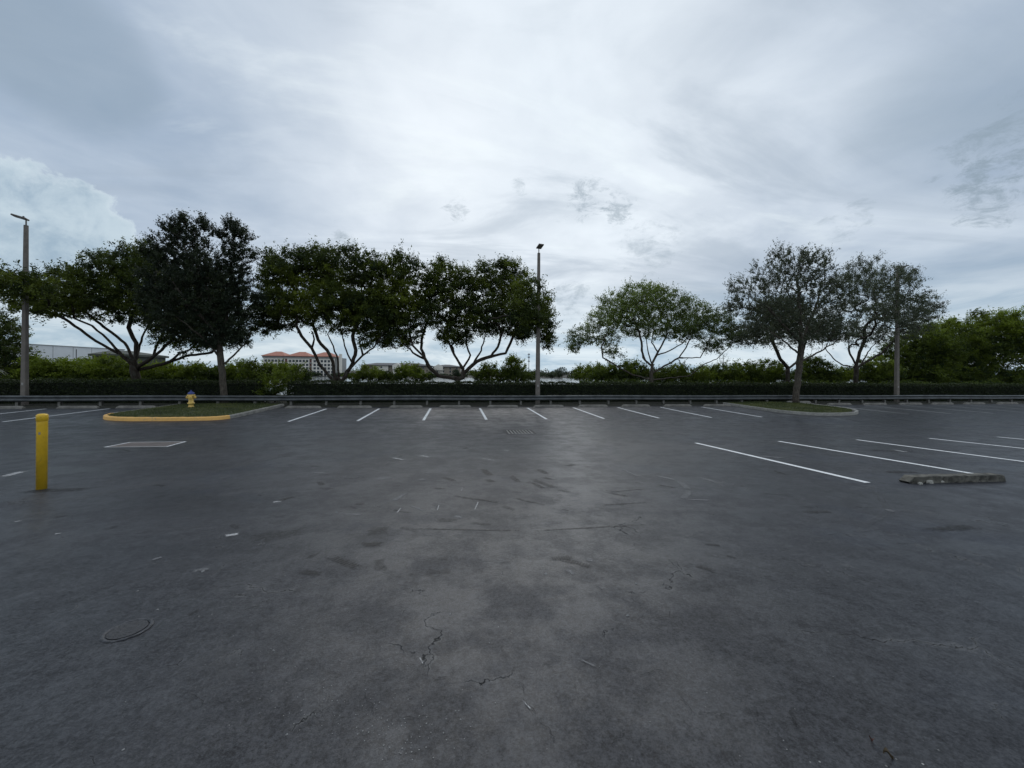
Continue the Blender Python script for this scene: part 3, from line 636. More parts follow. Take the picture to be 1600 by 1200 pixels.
# ------------------------------------------------------------------ foliage and trees
def leaf_quads(r, cen, size, aspect=.45, up=.35):
    n = len(cen); d = r.normal(size=(n, 3)); d /= np.linalg.norm(d, axis=1)[:, None]
    nn = r.normal(size=(n, 3)); nn[:, 2] += up * 2; s = np.cross(nn, d); s /= np.linalg.norm(s, axis=1)[:, None] + 1e-9
    L = size * r.uniform(.6, 1.35, n)[:, None]
    return np.stack([cen - d * L / 2, cen + s * L * aspect / 2, cen + d * L / 2, cen - s * L * aspect / 2], 1)
def sprays(r, A, C, twigs, per, length, jit, flat=1.0, out=.8, upb=.3):
    """leaf centres along short twigs that start at each point of A and lean away from the centre C"""
    n = len(A); o = A - C; o /= np.linalg.norm(o, axis=1)[:, None] + 1e-6
    d = r.normal(size=(n, twigs, 3)); d[..., 2] *= flat; d /= np.linalg.norm(d, axis=2)[..., None]
    d = d + o[:, None] * out; d[..., 2] += upb; d /= np.linalg.norm(d, axis=2)[..., None]
    L = length * r.uniform(.4, 1.25, (n, twigs, 1, 1)); t = r.uniform(.05, 1, (n, twigs, per, 1))
    P_ = A[:, None, None] + d[:, :, None] * L * t + r.normal(size=(n, twigs, per, 3)) * jit
    return P_.reshape(-1, 3)
def tree(name, base_px, base_v, blobs, limbs, lab, cat, seed, leaf='tree', barkm='bark_dark', r0=.16, natt=230, twigs=9, per=13, lsize=.13, tlen=.55, flat=.6, out=.7, upb=.25,
         light=(), zbase=None, group=None, sep=.42, jit=.06, tip=.007, depth_k=.85, dens=1.0, aspect=.45, limk=1.0, shoot=True):
    r = np.random.default_rng(seed); sep *= .80; natt = int(natt * 1.75); lsize *= .94; tlen *= 1.2; per = int(per * 1.15)
    b = at(base_px[0], base_px[1], base_v); z0 = g(base_v) - .05 if zbase is None else zbase
    root = empty(name, (b.x, b.y, z0), label=lab, category=cat, group=group)
    O = np.array([b.x, b.y, z0])
    mpp = (b.y / ray(base_px[0], base_px[1])[1]) / F
    nodes = [O * 0.0]; par = [-1]; lim = {}
    def addn(p, q): nodes.append(np.array(p, float)); par.append(q); return len(nodes) - 1
    def path(pts, start):
        q = start
        for p in pts:
            a = nodes[q]; L = np.linalg.norm(p - a); n = max(1, int(L / .3))
            for i in range(1, n + 1):
                j = r.normal(size=3) * .022 if i < n else 0
                q = addn(a + (p - a) * i / n + j, q)
        return q
    ends = {}
    for li, limb in enumerate(limbs):
        dv0, dv1, pts = limb[0], limb[1], limb[2:]
        P3 = []
        for i, (x, y) in enumerate(pts):
            t = i / max(1, len(pts) - 1); P3.append(np.array(at(x, y, base_v + dv0 + (dv1 - dv0) * t)) - O)
        # join: nearest existing node to the first point
        A_ = np.array(nodes); k = int(np.argmin(np.linalg.norm(A_ - P3[0], axis=1)))
        n0 = len(nodes); path(P3, k); nl = len(nodes) - n0
        for i in range(nl): lim[n0 + i] = r0 * (.36 - .22 * i / max(1, nl)) 
    att = []
    cand = []
    for (cx, cy, rx, ry, *ex) in blobs:
        c0 = np.array(at(cx, cy, base_v + (ex[0] if ex else 0))) - O; a_, c_ = rx * mpp, ry * mpp; b_ = max(.8, min(a_, 3.2)) * depth_k
        vol = a_ * b_ * c_
        m_ = int(40 + vol * 45); d = r.normal(size=(m_, 3)); d /= np.linalg.norm(d, axis=1)[:, None]
        rad = r.uniform(0, 1, m_) ** (1 / 2.4)
        pp = c0 + d * rad[:, None] * np.array([a_, b_, c_]) * (1 + r.normal(0, .05, (m_, 1)))
        cand.append(pp)
    cand = np.concatenate(cand); r.shuffle(cand); sel = []
    S_ = np.zeros((0, 3))
    for p in cand:
        if len(sel) and np.min(np.sum((np.array(sel) - p) ** 2, 1)) < sep * sep: continue
        if len(sel) >= natt: break
        sel.append(p)
    att = np.array(sel)
    C = att.mean(0); C[2] -= 1.2
    order = np.argsort([np.min(np.linalg.norm(np.array(nodes)[1:] - p, axis=1)) for p in att])
    leafnodes = []
    for i in order:
        p = att[i]; A_ = np.array(nodes); dd = np.linalg.norm(A_ - p, axis=1)
        pen = 1 + .8 * np.clip(A_[:, 2] - p[2], 0, 2); pen[:3] *= 3
        k = int(np.argmin(dd * pen)); a = A_[k]; L = np.linalg.norm(p - a)
        pd = a - A_[par[k]] if par[k] >= 0 else np.array([0, 0, 1.]); pd = pd / (np.linalg.norm(pd) + 1e-6)
        ctrl = a + pd * L * .35 + (p - a) * .2; n = max(1, int(L / .28)); q = k
        for j in range(1, n + 1):
            t = j / n; pt = (1 - t) ** 2 * a + 2 * t * (1 - t) * ctrl + t * t * p + (r.normal(size=3) * .025 if j < n else 0)
            q = addn(pt, q)
        leafnodes.append(q)
    n = len(nodes); cnt = np.zeros(n)
    haschild = np.zeros(n, bool)
    for i in range(1, n): haschild[par[i]] = True
    cnt[~haschild] = 1
    for i in range(n - 1, 0, -1): cnt[par[i]] += cnt[i]
    rad = np.maximum(tip, r0 * (cnt / cnt[0]) ** .52)
    for k_, vv in lim.items(): rad[k_] = max(rad[k_], vv * limk)
    A_ = np.array(nodes)
    rad = rad * (1 + .35 * np.exp(-np.maximum(A_[:, 2], 0) / .18) * (cnt > cnt[0] * .3))
    kids = [[] for _ in range(n)]
    for i in range(1, n): kids[par[i]].append(i)
    mb = MB(); stack = [(0, -1)]
    while stack:
        s_, p_ = stack.pop(); chain = [p_] if p_ >= 0 else []; c_ = s_; chain.append(c_)
        while kids[c_]:
            ks = sorted(kids[c_], key=lambda q: -cnt[q])
            for q in ks[1:]: stack.append((q, c_))
            c_ = ks[0]; chain.append(c_)
        if len(chain) < 2: continue
        rr = [rad[q] for q in chain]
        if p_ >= 0: rr[0] = min(rr[0], rr[1] * 1.25)
        mb.tube([A_[q] for q in chain], rr, 8 if rr[0] > .07 else 5)
    mb.build('trunk', M[barkm], root, smooth=True)
    # leaves
    tw = []
    if dens < 1: att = att[r.uniform(size=len(att)) < dens]
    P_ = sprays(r, att, C, twigs, per, tlen, jit, flat, out, upb)
    outer = []
    for i, p_ in enumerate(att):
        near_ = att[(np.abs(att[:, 0] - p_[0]) < .55) & (np.abs(att[:, 1] - p_[1]) < .9)]
        if p_[2] >= near_[:, 2].max() - .05 or abs(p_[0] - att[:, 0].mean()) > np.ptp(att[:, 0]) * .46: outer.append(i)
    shoots = np.zeros((0, 3)); oi = np.array(outer, int)
    if len(oi) and shoot: shoots = sprays(r, att[oi], C, 4, 16, tlen * 1.35, jit * .9, flat, out, upb + .45)
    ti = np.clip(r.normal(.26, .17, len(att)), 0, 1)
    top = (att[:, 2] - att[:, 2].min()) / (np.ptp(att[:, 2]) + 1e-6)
    for (lx, ly, rp, k) in light:  # sunlit clumps painted in: leaf tint raised around these spots
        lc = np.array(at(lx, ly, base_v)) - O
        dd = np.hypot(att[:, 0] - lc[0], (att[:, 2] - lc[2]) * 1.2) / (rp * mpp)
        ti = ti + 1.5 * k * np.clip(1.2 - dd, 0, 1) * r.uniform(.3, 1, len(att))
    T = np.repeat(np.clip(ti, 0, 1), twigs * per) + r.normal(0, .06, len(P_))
    if len(shoots): P_ = np.concatenate([P_, shoots]); T = np.concatenate([T, np.repeat(ti[oi], 64)])
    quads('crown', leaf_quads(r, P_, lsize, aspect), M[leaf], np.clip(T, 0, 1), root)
    return root
GT = 'trees along the hedge'
# 0 left edge tree
tree('broadleaf_tree', (14, 600), 31, [(5, 560, 34, 34), (-20, 535, 30, 36), (18, 535, 20, 26), (10, 508, 12, 22), (32, 575, 16, 20), (-40, 570, 40, 35)], [(0, 0, (12, 585), (8, 560)), (0, .5, (8, 560), (22, 540)), (0, -.5, (8, 560), (-15, 540))],
     'dark small-leaved tree at the left edge behind the first light pole', 'tree', 11, natt=150, group=GT)
# 1 wide spreading tree
tree('spreading_tree', (213, 600), 28.5,
     [(28, 448, 26, 18, -5.2), (45, 455, 24, 18, -5.2), (75, 456, 42, 22, -1.5), (60, 478, 25, 14, -3), (110, 474, 52, 24), (125, 442, 40, 22), (175, 430, 46, 30), (218, 425, 46, 38), (180, 470, 60, 32), (245, 470, 60, 50), (300, 470, 50, 60), (300, 520, 55, 30), (362, 520, 28, 30), (225, 400, 22, 20), (165, 408, 12, 8), (340, 480, 40, 40)],
     [(0, 0, (212, 588), (210, 572)), (0, -1.0, (208, 572), (192, 557), (168, 530), (144, 509), (99, 491)), (-.2, -1.6, (185, 552), (150, 533), (126, 515), (99, 497), (70, 485)), (0, .8, (208, 560), (195, 536), (168, 515), (135, 488)),
      (0, .2, (212, 572), (213, 536), (201, 512), (205, 490)), (.1, 1.2, (214, 560), (222, 527), (232, 505)), (0, -.9, (214, 575), (240, 557), (264, 536), (276, 520)), (.1, .9, (216, 578), (255, 569), (288, 557), (330, 551), (345, 540)),
      (.1, 1.5, (262, 567), (280, 552), (297, 546), (315, 530)), (0, .6, (240, 557), (245, 540), (255, 520))],
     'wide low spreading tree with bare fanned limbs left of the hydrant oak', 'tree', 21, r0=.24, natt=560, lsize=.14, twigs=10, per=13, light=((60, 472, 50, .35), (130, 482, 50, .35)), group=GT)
# 2 oak on the hydrant island
p = Vector((-13.25, 23.9, 0))
tree('oak_tree', (350, 632), 23.9,
     [(285, 372, 24, 28), (262, 395, 28, 30), (300, 398, 26, 34), (365, 384, 20, 24), (345, 422, 40, 32), (270, 435, 38, 40), (320, 450, 54, 42), (372, 435, 18, 30), (300, 490, 56, 36), (362, 490, 28, 40), (245, 465, 25, 28), (340, 525, 40, 16), (385, 400, 10, 14), (288, 352, 12, 12), (318, 358, 8, 10), (268, 362, 10, 10), (364, 360, 11, 12), (380, 372, 10, 10), (345, 372, 8, 8), (395, 470, 10, 14), (240, 400, 12, 12)],
     [(0, 0, (350, 615), (346, 575), (343, 542), (336, 510), (330, 470), (310, 420)), (0, .5, (343, 545), (352, 510), (358, 470), (362, 420)), (0, -.8, (338, 520), (315, 495), (290, 470), (270, 440)), (0, .6, (352, 568), (372, 548), (386, 536), (390, 520)), (0, -1.2, (345, 560), (320, 530), (290, 505))],
     'tall dark oak on the grass island beside the yellow hydrant', 'tree', 31, leaf='oak', barkm='bark', r0=.17, natt=680, twigs=9, per=16, lsize=.092, tlen=.42, flat=1, out=1.0, upb=.45, sep=.30, jit=.03, zbase=zl(-13.25, 22.6) - .06, group=GT, aspect=.5)
# 3 multi-stem
tree('spreading_tree', (531, 602), 28.5,
     [(424, 412, 14, 18), (438, 440, 30, 38), (475, 425, 50, 30), (530, 425, 45, 32), (575, 430, 30, 35), (445, 485, 48, 30), (510, 480, 60, 36), (570, 490, 45, 40), (420, 508, 22, 12), (585, 530, 28, 12), (500, 398, 14, 8), (545, 396, 16, 8), (610, 500, 20, 25), (475, 400, 12, 9)],
     [(0, -.8, (521, 595), (500, 571), (487, 544), (471, 525), (462, 508)), (0, .5, (524, 592), (520, 565), (511, 547), (497, 531), (488, 505)), (.2, .1, (529, 592), (528, 563), (521, 541), (512, 522)), (0, 1.0, (534, 596), (551, 568), (541, 547), (532, 515)),
      (0, -.3, (551, 568), (556, 547), (551, 525), (560, 505)), (0, -1.2, (545, 578), (567, 555), (583, 544), (593, 531), (600, 515)), (0, .3, (487, 544), (491, 530), (488, 518)), (0, .8, (567, 555), (562, 535), (572, 520))],
     'multi-stemmed rounded tree in front of the red-roofed building', 'tree', 41, r0=.22, natt=520, lsize=.145, twigs=10, sep=.38, light=((480, 470, 40, .55), (530, 450, 30, .35), (440, 440, 25, .35), (590, 460, 25, .3)), group=GT)
# 4 big tree left of the middle pole
tree('spreading_tree', (722, 602), 28.3,
     [(610, 435, 32, 34), (640, 425, 26, 22), (598, 480, 28, 38), (635, 475, 42, 42), (625, 520, 40, 20), (690, 440, 34, 30), (700, 480, 48, 38), (755, 445, 42, 32), (795, 445, 35, 34), (760, 495, 55, 32), (825, 480, 30, 34, -4.6), (828, 490, 35, 36), (810, 515, 40, 18), (850, 505, 16, 22), (710, 522, 32, 14), (690, 418, 12, 10), (622, 405, 10, 8), (785, 418, 16, 8), (850, 530, 10, 14), (670, 450, 20, 30)],
     [(0, -.6, (715, 592), (685, 587), (672, 575), (660, 555), (645, 540), (638, 515)), (0, .8, (668, 567), (658, 545), (660, 525), (668, 500)), (0, -1.2, (662, 560), (645, 551), (630, 536), (622, 520)), (0, .2, (723, 590), (724, 578), (710, 555), (700, 532), (698, 505)),
      (.1, -.6, (726, 582), (745, 565), (767, 557), (790, 552), (800, 530), (812, 510)), (.1, .9, (740, 568), (752, 548), (758, 525)), (0, -1.0, (767, 557), (778, 542), (785, 520)), (0, .7, (724, 574), (735, 555), (728, 535), (730, 510)), (0, .4, (712, 558), (706, 540), (720, 520))],
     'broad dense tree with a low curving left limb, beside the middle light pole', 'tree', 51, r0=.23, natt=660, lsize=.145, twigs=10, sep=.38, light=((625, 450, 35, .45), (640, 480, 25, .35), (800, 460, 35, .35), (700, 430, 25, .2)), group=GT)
# 5 pale airy tree
tree('spreading_tree', (1016, 604), 28.6,
     [(1000, 470, 45, 22), (965, 485, 32, 24), (990, 495, 45, 26), (940, 505, 26, 20), (912, 525, 22, 16), (1040, 480, 38, 26), (1075, 495, 36, 26), (1110, 505, 35, 24), (1065, 515, 50, 18), (1130, 522, 24, 20), (950, 530, 20, 16), (900, 540, 12, 10), (1010, 515, 40, 14), (1020, 458, 25, 10), (960, 552, 14, 8), (1110, 540, 26, 10)],
     [(0, 0, (1017, 592), (1019, 569)), (0, -.6, (1018, 572), (1005, 559), (1003, 541), (999, 520), (990, 500)), (0, .9, (1010, 566), (1006, 556), (1004, 545)), (0, .6, (1019, 568), (1028, 550), (1040, 528), (1045, 505)), (0, -1.0, (1024, 556), (1046, 548), (1066, 537), (1080, 520)), (0, .8, (1017, 565), (1012, 546), (1010, 525)),
      (0, -.5, (1018, 584), (1044, 569), (1061, 559), (1094, 559), (1105, 540)), (0, .9, (1061, 559), (1070, 546), (1078, 530)), (0, .9, (1020, 594), (1050, 590), (1077, 587), (1100, 569), (1120, 561), (1139, 543), (1148, 530)), (0, -.8, (1012, 592), (985, 584), (964, 572), (942, 559), (940, 541), (948, 520)), (0, .5, (1028, 550), (1018, 535), (1022, 515))],
     'pale airy spreading tree with orange-tinged leaves, right of the middle light pole', 'tree', 61, leaf='pale', barkm='bark', r0=.16, natt=460, twigs=9, per=10, lsize=.125, tlen=.52, light=((990, 475, 60, .5), (940, 510, 40, .4), (1060, 500, 50, .3)), group=GT)
# 6 oak on the right island
tree('oak_tree', (1243, 632), 22.9,
     [(1245, 410, 26, 18), (1222, 420, 22, 24), (1285, 405, 14, 14), (1270, 430, 34, 28), (1235, 450, 42, 32), (1195, 440, 25, 28), (1165, 465, 22, 24), (1150, 480, 12, 14), (1200, 490, 40, 32), (1250, 495, 50, 38), (1290, 475, 35, 36), (1180, 520, 32, 18), (1300, 515, 34, 22), (1235, 530, 40, 14), (1150, 450, 8, 10), (1212, 400, 8, 10), (1310, 450, 22, 24)],
     [(0, 0, (1244, 615), (1249, 575), (1252, 528), (1250, 495), (1248, 460), (1245, 430)), (0, .8, (1250, 545), (1262, 510), (1278, 470), (1285, 435)), (0, .6, (1250, 566), (1282, 549), (1305, 534), (1318, 522)), (0, -.8, (1251, 535), (1225, 510), (1200, 480)), (0, -1.2, (1250, 555), (1228, 535), (1205, 520))],
     'thinly leaved oak on the pale kerbed grass island', 'tree', 71, leaf='oakpale', barkm='bark', r0=.19, natt=410, twigs=8, per=11, lsize=.095, tlen=.5, flat=1, out=1.1, upb=.45, sep=.34, jit=.03, zbase=zr(22.5, 22.6) - .06, group=GT, aspect=.5)
# 7 tree at the right pole
tree('spreading_tree', (1338, 604), 28.5,
     [(1350, 430, 32, 22), (1330, 455, 34, 32), (1375, 445, 34, 26), (1405, 450, 30, 24, -5.0), (1400, 490, 34, 26, -5.0), (1350, 490, 48, 34), (1395, 490, 42, 34), (1430, 480, 34, 18), (1455, 485, 18, 12), (1420, 435, 18, 14), (1340, 525, 40, 16), (1390, 525, 36, 14), (1335, 415, 10, 8), (1395, 425, 8, 7), (1430, 505, 30, 18)],
     [(0, 0, (1337, 592), (1338, 572)), (0, -.8, (1337, 574), (1318, 571), (1302, 560), (1290, 545), (1296, 528)), (0, .5, (1336, 568), (1328, 553), (1326, 535)), (0, .3, (1338, 570), (1343, 550), (1350, 535), (1352, 510)), (0, -.6, (1340, 574), (1354, 565), (1378, 552), (1393, 537), (1410, 515)), (0, .8, (1346, 570), (1356, 550), (1368, 535))],
     'dark spreading tree wrapped round the top of the right light pole', 'tree', 81, leaf='oakpale', r0=.17, natt=350, lsize=.11, tlen=.55, out=1.0, upb=.35, per=12, group=GT)
# 8 low forked tree behind the right oak
tree('spreading_tree', (1230, 604), 28.8, [(1200, 518, 34, 18), (1245, 512, 36, 20), (1165, 525, 24, 14), (1285, 520, 28, 16), (1215, 490, 45, 22)],
     [(0, 0, (1231, 590), (1231, 574)), (0, -.5, (1231, 575), (1219, 561), (1210, 540), (1200, 520)), (0, .6, (1233, 575), (1245, 566), (1256, 545), (1262, 520))],
     'low forked tree half hidden behind the thinly leaved oak', 'tree', 91, leaf='oakpale', r0=.16, natt=230, lsize=.12, group=GT)
# 9.. right-hand thicket trees
for i, (px, pv_, bl_, lt, lab) in enumerate((
        (1440, 33, [(1440, 535, 34, 26), (1425, 560, 30, 26), (1465, 560, 32, 32), (1445, 585, 40, 20), (1410, 580, 20, 20), (1400, 555, 20, 16)], ((1440, 520, 30, .5),), 'bushy green tree right of the right light pole'),
        (1492, 34, [(1490, 530, 36, 28), (1475, 555, 30, 30), (1510, 560, 34, 34), (1490, 590, 46, 20), (1480, 512, 22, 8)], ((1490, 510, 36, .6),), 'rounded green tree second from the right light pole'),
        (1545, 34, [(1545, 520, 36, 28), (1560, 545, 40, 34), (1530, 560, 36, 34), (1550, 590, 50, 20), (1525, 497, 12, 8)], ((1550, 500, 40, .7),), 'taller green tree third from the right light pole'),
        (1604, 33, [(1600, 515, 36, 28), (1630, 540, 40, 40), (1595, 540, 22, 16), (1570, 500, 16, 12), (1640, 590, 50, 24), (1590, 592, 26, 14)], ((1590, 505, 50, .9),), 'bright yellow-green tree at the right edge'))):
    tree('thicket_tree', (px, 606), pv_, bl_, [(0, 0, (px, 590), (px + 4, 565), (px, 540)), (0, .8, (px, 580), (px - 18, 560), (px - 25, 545)), (0, -.8, (px + 2, 575), (px + 20, 555), (px + 28, 540))], lab, 'tree', 101 + i, leaf='bush', r0=.13, natt=330, twigs=9, per=11, lsize=.17, tlen=.6, sep=.45, light=lt, group='thicket trees at the right')
# ------------------------------------------------------------------ bushes
def bush(name, px, base_v, blobs, lab, seed, lsize=.15, leaf='bush', n=150, light=(), sep=.34, twigs=9, per=10, tlen=.42, group='bushes behind the hedge', cat='bush', **kw):
    return tree(name, (px, 606), base_v, blobs, [(0, 0, (px, 598), (px + 1, 585)), (0, .4, (px, 596), (px - 10, 578)), (0, -.4, (px, 596), (px + 11, 580))], lab, cat, seed, leaf=leaf, r0=.05, natt=n, lsize=lsize, twigs=twigs, per=per, tlen=tlen, sep=sep, light=light, group=group, **kw)
for i, (px, bl_, lab) in enumerate((
        (68, [(68, 580, 30, 20), (60, 595, 30, 14), (85, 592, 24, 14)], 'rounded green bush next to the left light pole'),
        (118, [(118, 582, 32, 18), (110, 596, 34, 12), (140, 594, 24, 12)], 'low green bush under the white warehouse wall'),
        (168, [(168, 580, 32, 20), (160, 596, 34, 12), (185, 592, 24, 14)], 'low green bush left of the spreading tree trunk'),
        (240, [(238, 586, 32, 14), (255, 594, 34, 12), (215, 592, 24, 12)], 'green bush right of the spreading tree trunk'),
        (300, [(300, 586, 34, 14), (290, 596, 34, 10), (330, 592, 24, 12)], 'green bush behind the yellow hydrant'),
        (375, [(372, 584, 26, 13), (385, 594, 24, 12), (355, 592, 20, 12)], 'green bush just right of the island oak trunk'))):
    bush('bush', px, 31 + (i % 2) * .6, bl_, lab, 200 + i, n=150, lsize=.16, light=((px, 568, 34, .55), (px - 15, 575, 20, .35)), depth_k=1.0)
for i, (px, v, bl_, k, lab, ls) in enumerate((
        (430, 25.6, [(430, 600, 20, 14), (428, 615, 22, 10), (440, 592, 14, 8)], .4, 'rounded dark bush filling the gap between the two hedges', .11),
        (412, 30.0, [(412, 585, 20, 14), (400, 592, 22, 12), (395, 575, 8, 6)], .4, 'loose leafy shrub left of the red-roofed building view', .13),
        (450, 30.0, [(452, 588, 26, 14), (438, 582, 14, 10), (470, 594, 14, 8)], .6, 'light green shrub below the red-roofed building', .13),
        (575, 33.0, [(575, 585, 18, 10), (590, 590, 16, 8), (560, 592, 14, 6)], .5, 'small green shrub right of the multi-stemmed tree', .14),
        (640, 33.0, [(640, 582, 20, 10), (655, 590, 20, 8), (622, 592, 18, 6)], .8, 'bright round shrub below the grey-roofed building', .14),
        (765, 31.0, [(765, 580, 14, 12), (775, 590, 22, 12), (752, 590, 14, 10)], .35, 'ragged green shrub right of the broad tree trunk', .13),
        (805, 31.0, [(805, 577, 18, 14), (812, 590, 24, 12), (800, 566, 8, 6)], .35, 'taller ragged shrub just left of the middle light pole', .13),
        (915, 36.0, [(915, 584, 20, 8), (930, 580, 16, 8), (905, 590, 16, 5)], .5, 'low light shrub right of the lake gap', .13),
        (950, 31.0, [(948, 583, 22, 12), (960, 590, 24, 12), (930, 592, 14, 8)], .25, 'dark shrub left of the pale airy tree trunk', .13),
        (985, 30.0, [(985, 576, 16, 10), (985, 588, 26, 14), (1000, 580, 12, 10)], .25, 'taller dark shrub touching the pale airy tree', .13),
        (1050, 30.0, [(1050, 588, 26, 12), (1035, 590, 20, 12), (1062, 580, 12, 8)], .35, 'low shrub right of the pale airy tree trunk', .13),
        (1100, 31.0, [(1098, 588, 28, 12), (1115, 584, 20, 12), (1085, 594, 20, 8)], .6, 'bright green shrub under the low right limb', .13),
        (1150, 31.0, [(1150, 583, 28, 14), (1165, 590, 24, 14), (1140, 592, 20, 10)], .6, 'wide green shrub midway to the thinly leaved oak', .13),
        (1198, 31.0, [(1198, 580, 26, 14), (1210, 590, 24, 14), (1185, 592, 20, 10)], .4, 'green shrub just left of the forked tree', .13),
        (1275, 31.0, [(1272, 576, 24, 16), (1285, 588, 24, 14), (1262, 590, 20, 12)], .1, 'dark glossy shrub right of the oak trunk', .13),
        (1315, 31.0, [(1312, 590, 18, 12), (1325, 588, 14, 10)], .4, 'low shrub left of the pole-side tree trunk', .13),
        (1370, 31.0, [(1368, 578, 26, 18), (1385, 588, 24, 16), (1355, 590, 20, 12)], .5, 'yellowish shrub left of the right light pole', .13))):
    bush('shrub', px, v, bl_, lab, 230 + i, lsize=ls * 1.15, light=((px, bl_[0][1] - 8, 26, k),), n=110)
# thin bare sapling
tree('sapling', (1130, 604), 32, [(1130, 570, 10, 12), (1128, 556, 5, 8)], [(0, 0, (1130, 585), (1130, 555))], 'thin feathery sapling rising between the shrubs', 'tree', 301, leaf='far', r0=.03, natt=26, twigs=5, per=5, lsize=.08, tlen=.4, upb=1.0, group=None)
# pale strap-leaved plant at the left edge
sp = at(-14, 575, 27.5); r = np.random.default_rng(8)
sroot = empty('strap_leaf_plant', (sp.x, sp.y, g(27.5)), label='pale strap-leaved plant at the far left edge behind the guardrail', category='plant')
hh = sp.z - g(27.5); MB().tube([(0, 0, 0), (.05, 0, hh * .6), (0, 0, hh)], [.08, .06, .05], 8).build('stem', M['bark'], sroot, smooth=True)
Q = []
for i in range(46):
    an = r.uniform(0, 6.283); el = r.uniform(-.25, 1.0); L = r.uniform(.7, 1.15); wd = .035
    prev = None
    for j in range(6):
        t0, t1 = j / 5.999, (j + 1) / 6
        f = lambda t: np.array([math.cos(an) * math.cos(el) * L * t, math.sin(an) * math.cos(el) * L * t, hh + math.sin(el) * L * t - .45 * L * t * t])
        s_ = np.array([-math.sin(an), math.cos(an), 0]) * wd
        a_, b_ = f(t0), f(t1); Q.append([a_ - s_ * (1 - t0), a_ + s_ * (1 - t0), b_ + s_ * (1 - t1), b_ - s_ * (1 - t1)])
quads('leaves', np.array(Q), M['palegreen'], r.uniform(0, 1, len(Q)), sroot)
# ------------------------------------------------------------------ hedges
def hedge(u0, u1, lab, seed, vis=(-27, 48)):
    zb, ztp = g(25.3) - .05, .88; v0, v1 = 24.95, 26.15
    root = empty('hedge', ((u0 + u1) / 2, 25.5, zb), label=lab, category='hedge'); ox = (u0 + u1) / 2
    r = np.random.default_rng(seed); a, b = max(u0, vis[0]), min(u1, vis[1])
    wob = lambda x: .035 * np.sin(x * 1.3 + seed) + .03 * np.sin(x * 3.7) + .025 * np.sin(x * 7.9 + 1)
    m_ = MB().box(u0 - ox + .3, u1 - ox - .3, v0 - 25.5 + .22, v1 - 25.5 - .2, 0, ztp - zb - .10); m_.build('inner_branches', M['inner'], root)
    nf = int((b - a) * 900); x = r.uniform(a, b, nf); z = r.uniform(zb + .05, ztp, nf); y = v0 + .05 + wob(x + z * 2) + np.abs(r.normal(0, .05, nf)) + .10 * np.clip((z - ztp + .12) / .12, 0, 1)
    nt = int((b - a) * 700); x2 = r.uniform(a, b, nt); y2 = r.uniform(v0, v1, nt); z2 = ztp + wob(x2) + r.normal(0, .035, nt) + (r.random(nt) < .03) * r.uniform(0, .16, nt) - .10 * (np.abs(y2 - 25.55) > .5)
    ne = 1600; parts = [np.stack([x, y, z], 1), np.stack([x2, y2, z2], 1)]
    for e, sg in ((u0, 1), (u1, -1)):
        if vis[0] < e < vis[1]: parts.append(np.stack([e + sg * np.abs(r.normal(0, .06, ne)), r.uniform(v0, v1, ne), r.uniform(zb, ztp - .05, ne)], 1))
    P_ = np.concatenate(parts) - np.array([ox, 25.5, zb])
    t = np.clip(r.normal(.3, .16, len(P_)), 0, 1)
    t[len(x):len(x) + nt] += .25
    quads('foliage', leaf_quads(r, P_, .078, .55, .1), M['hedge'], np.clip(t, 0, 1), root)
ul = at(411, 600, 25.3).x; ur = at(452, 600, 25.3).x
hedge(-45, ul, 'clipped dark green hedge on the left, ending behind the hydrant island', 5)
hedge(ur, 75, 'long clipped dark green hedge behind the middle and right guardrail', 6)
# white blossoms low under the rail
Q = []; r = np.random.default_rng(77)
wl = simple('white_petals', (.75, .76, .72), .7, .05, 3)
fl = empty('flowering_plant', (at(425, 632, 24.4).x, 24.4, g(24.4)), label='low plant with scattered white blossoms under the guardrail gap', category='plant')
fp = [(rng.uniform(-.9, 1.6), rng.uniform(-.15, .15), rng.uniform(.12, .42)) for _ in range(13)]
for x, y, z in fp:
    MB().tube([(x * .8, y, 0), (x, y, z)], .006, 4).build('stem', M['bark'], fl)
    MB().lathe([(.008, z), (.035, z + .02), (.045, z + .045), (.01, z + .055)], 6, Matrix.Translation((x, y, 0))).build('blossom', wl, fl)
P_ = np.array(fp)[r.integers(0, 13, 500)] * np.array([1, 1, .6]) + r.normal(0, .12, (500, 3)); P_[:, 2] = np.abs(P_[:, 2])
quads('leaves', leaf_quads(r, P_, .07), M['hedge'], r.uniform(.2, .9, 500), fl)
# grass & litter on the verge
r = np.random.default_rng(41); Q = []; T = []
for (x0, x1, zt_, n_) in ((-40, 408, .85, 16000), (555, 660, .45, 2500), (740, 845, .62, 5000), (905, 1640, .98, 26000)):
    px_ = r.uniform(x0, x1, n_); vv = r.uniform(26.8, 33, n_)
    for x, v in zip(px_, vv):
        d = ray(x, 600); u = d[0] / d[1] * v; bot = g(v); hmax = zt_ + .22 * math.sin(u * 1.1) * math.sin(u * .37 + v) ; Q.append((u, v, bot + (hmax - bot) * r.uniform(0, 1) ** .5))
T = np.clip(r.normal(.2, .15, len(Q)), 0, 1)
quads('undergrowth', leaf_quads(r, np.array(Q), .17), M['bush'], T, kind='stuff')
blades('grass', 1500, lambda r: (lambda x, y: (x, y, g(y) + .02))(r.uniform(-28, 45), r.uniform(23.1, 24.9)), .10, M['hedge'], seed=9, kind='stuff')
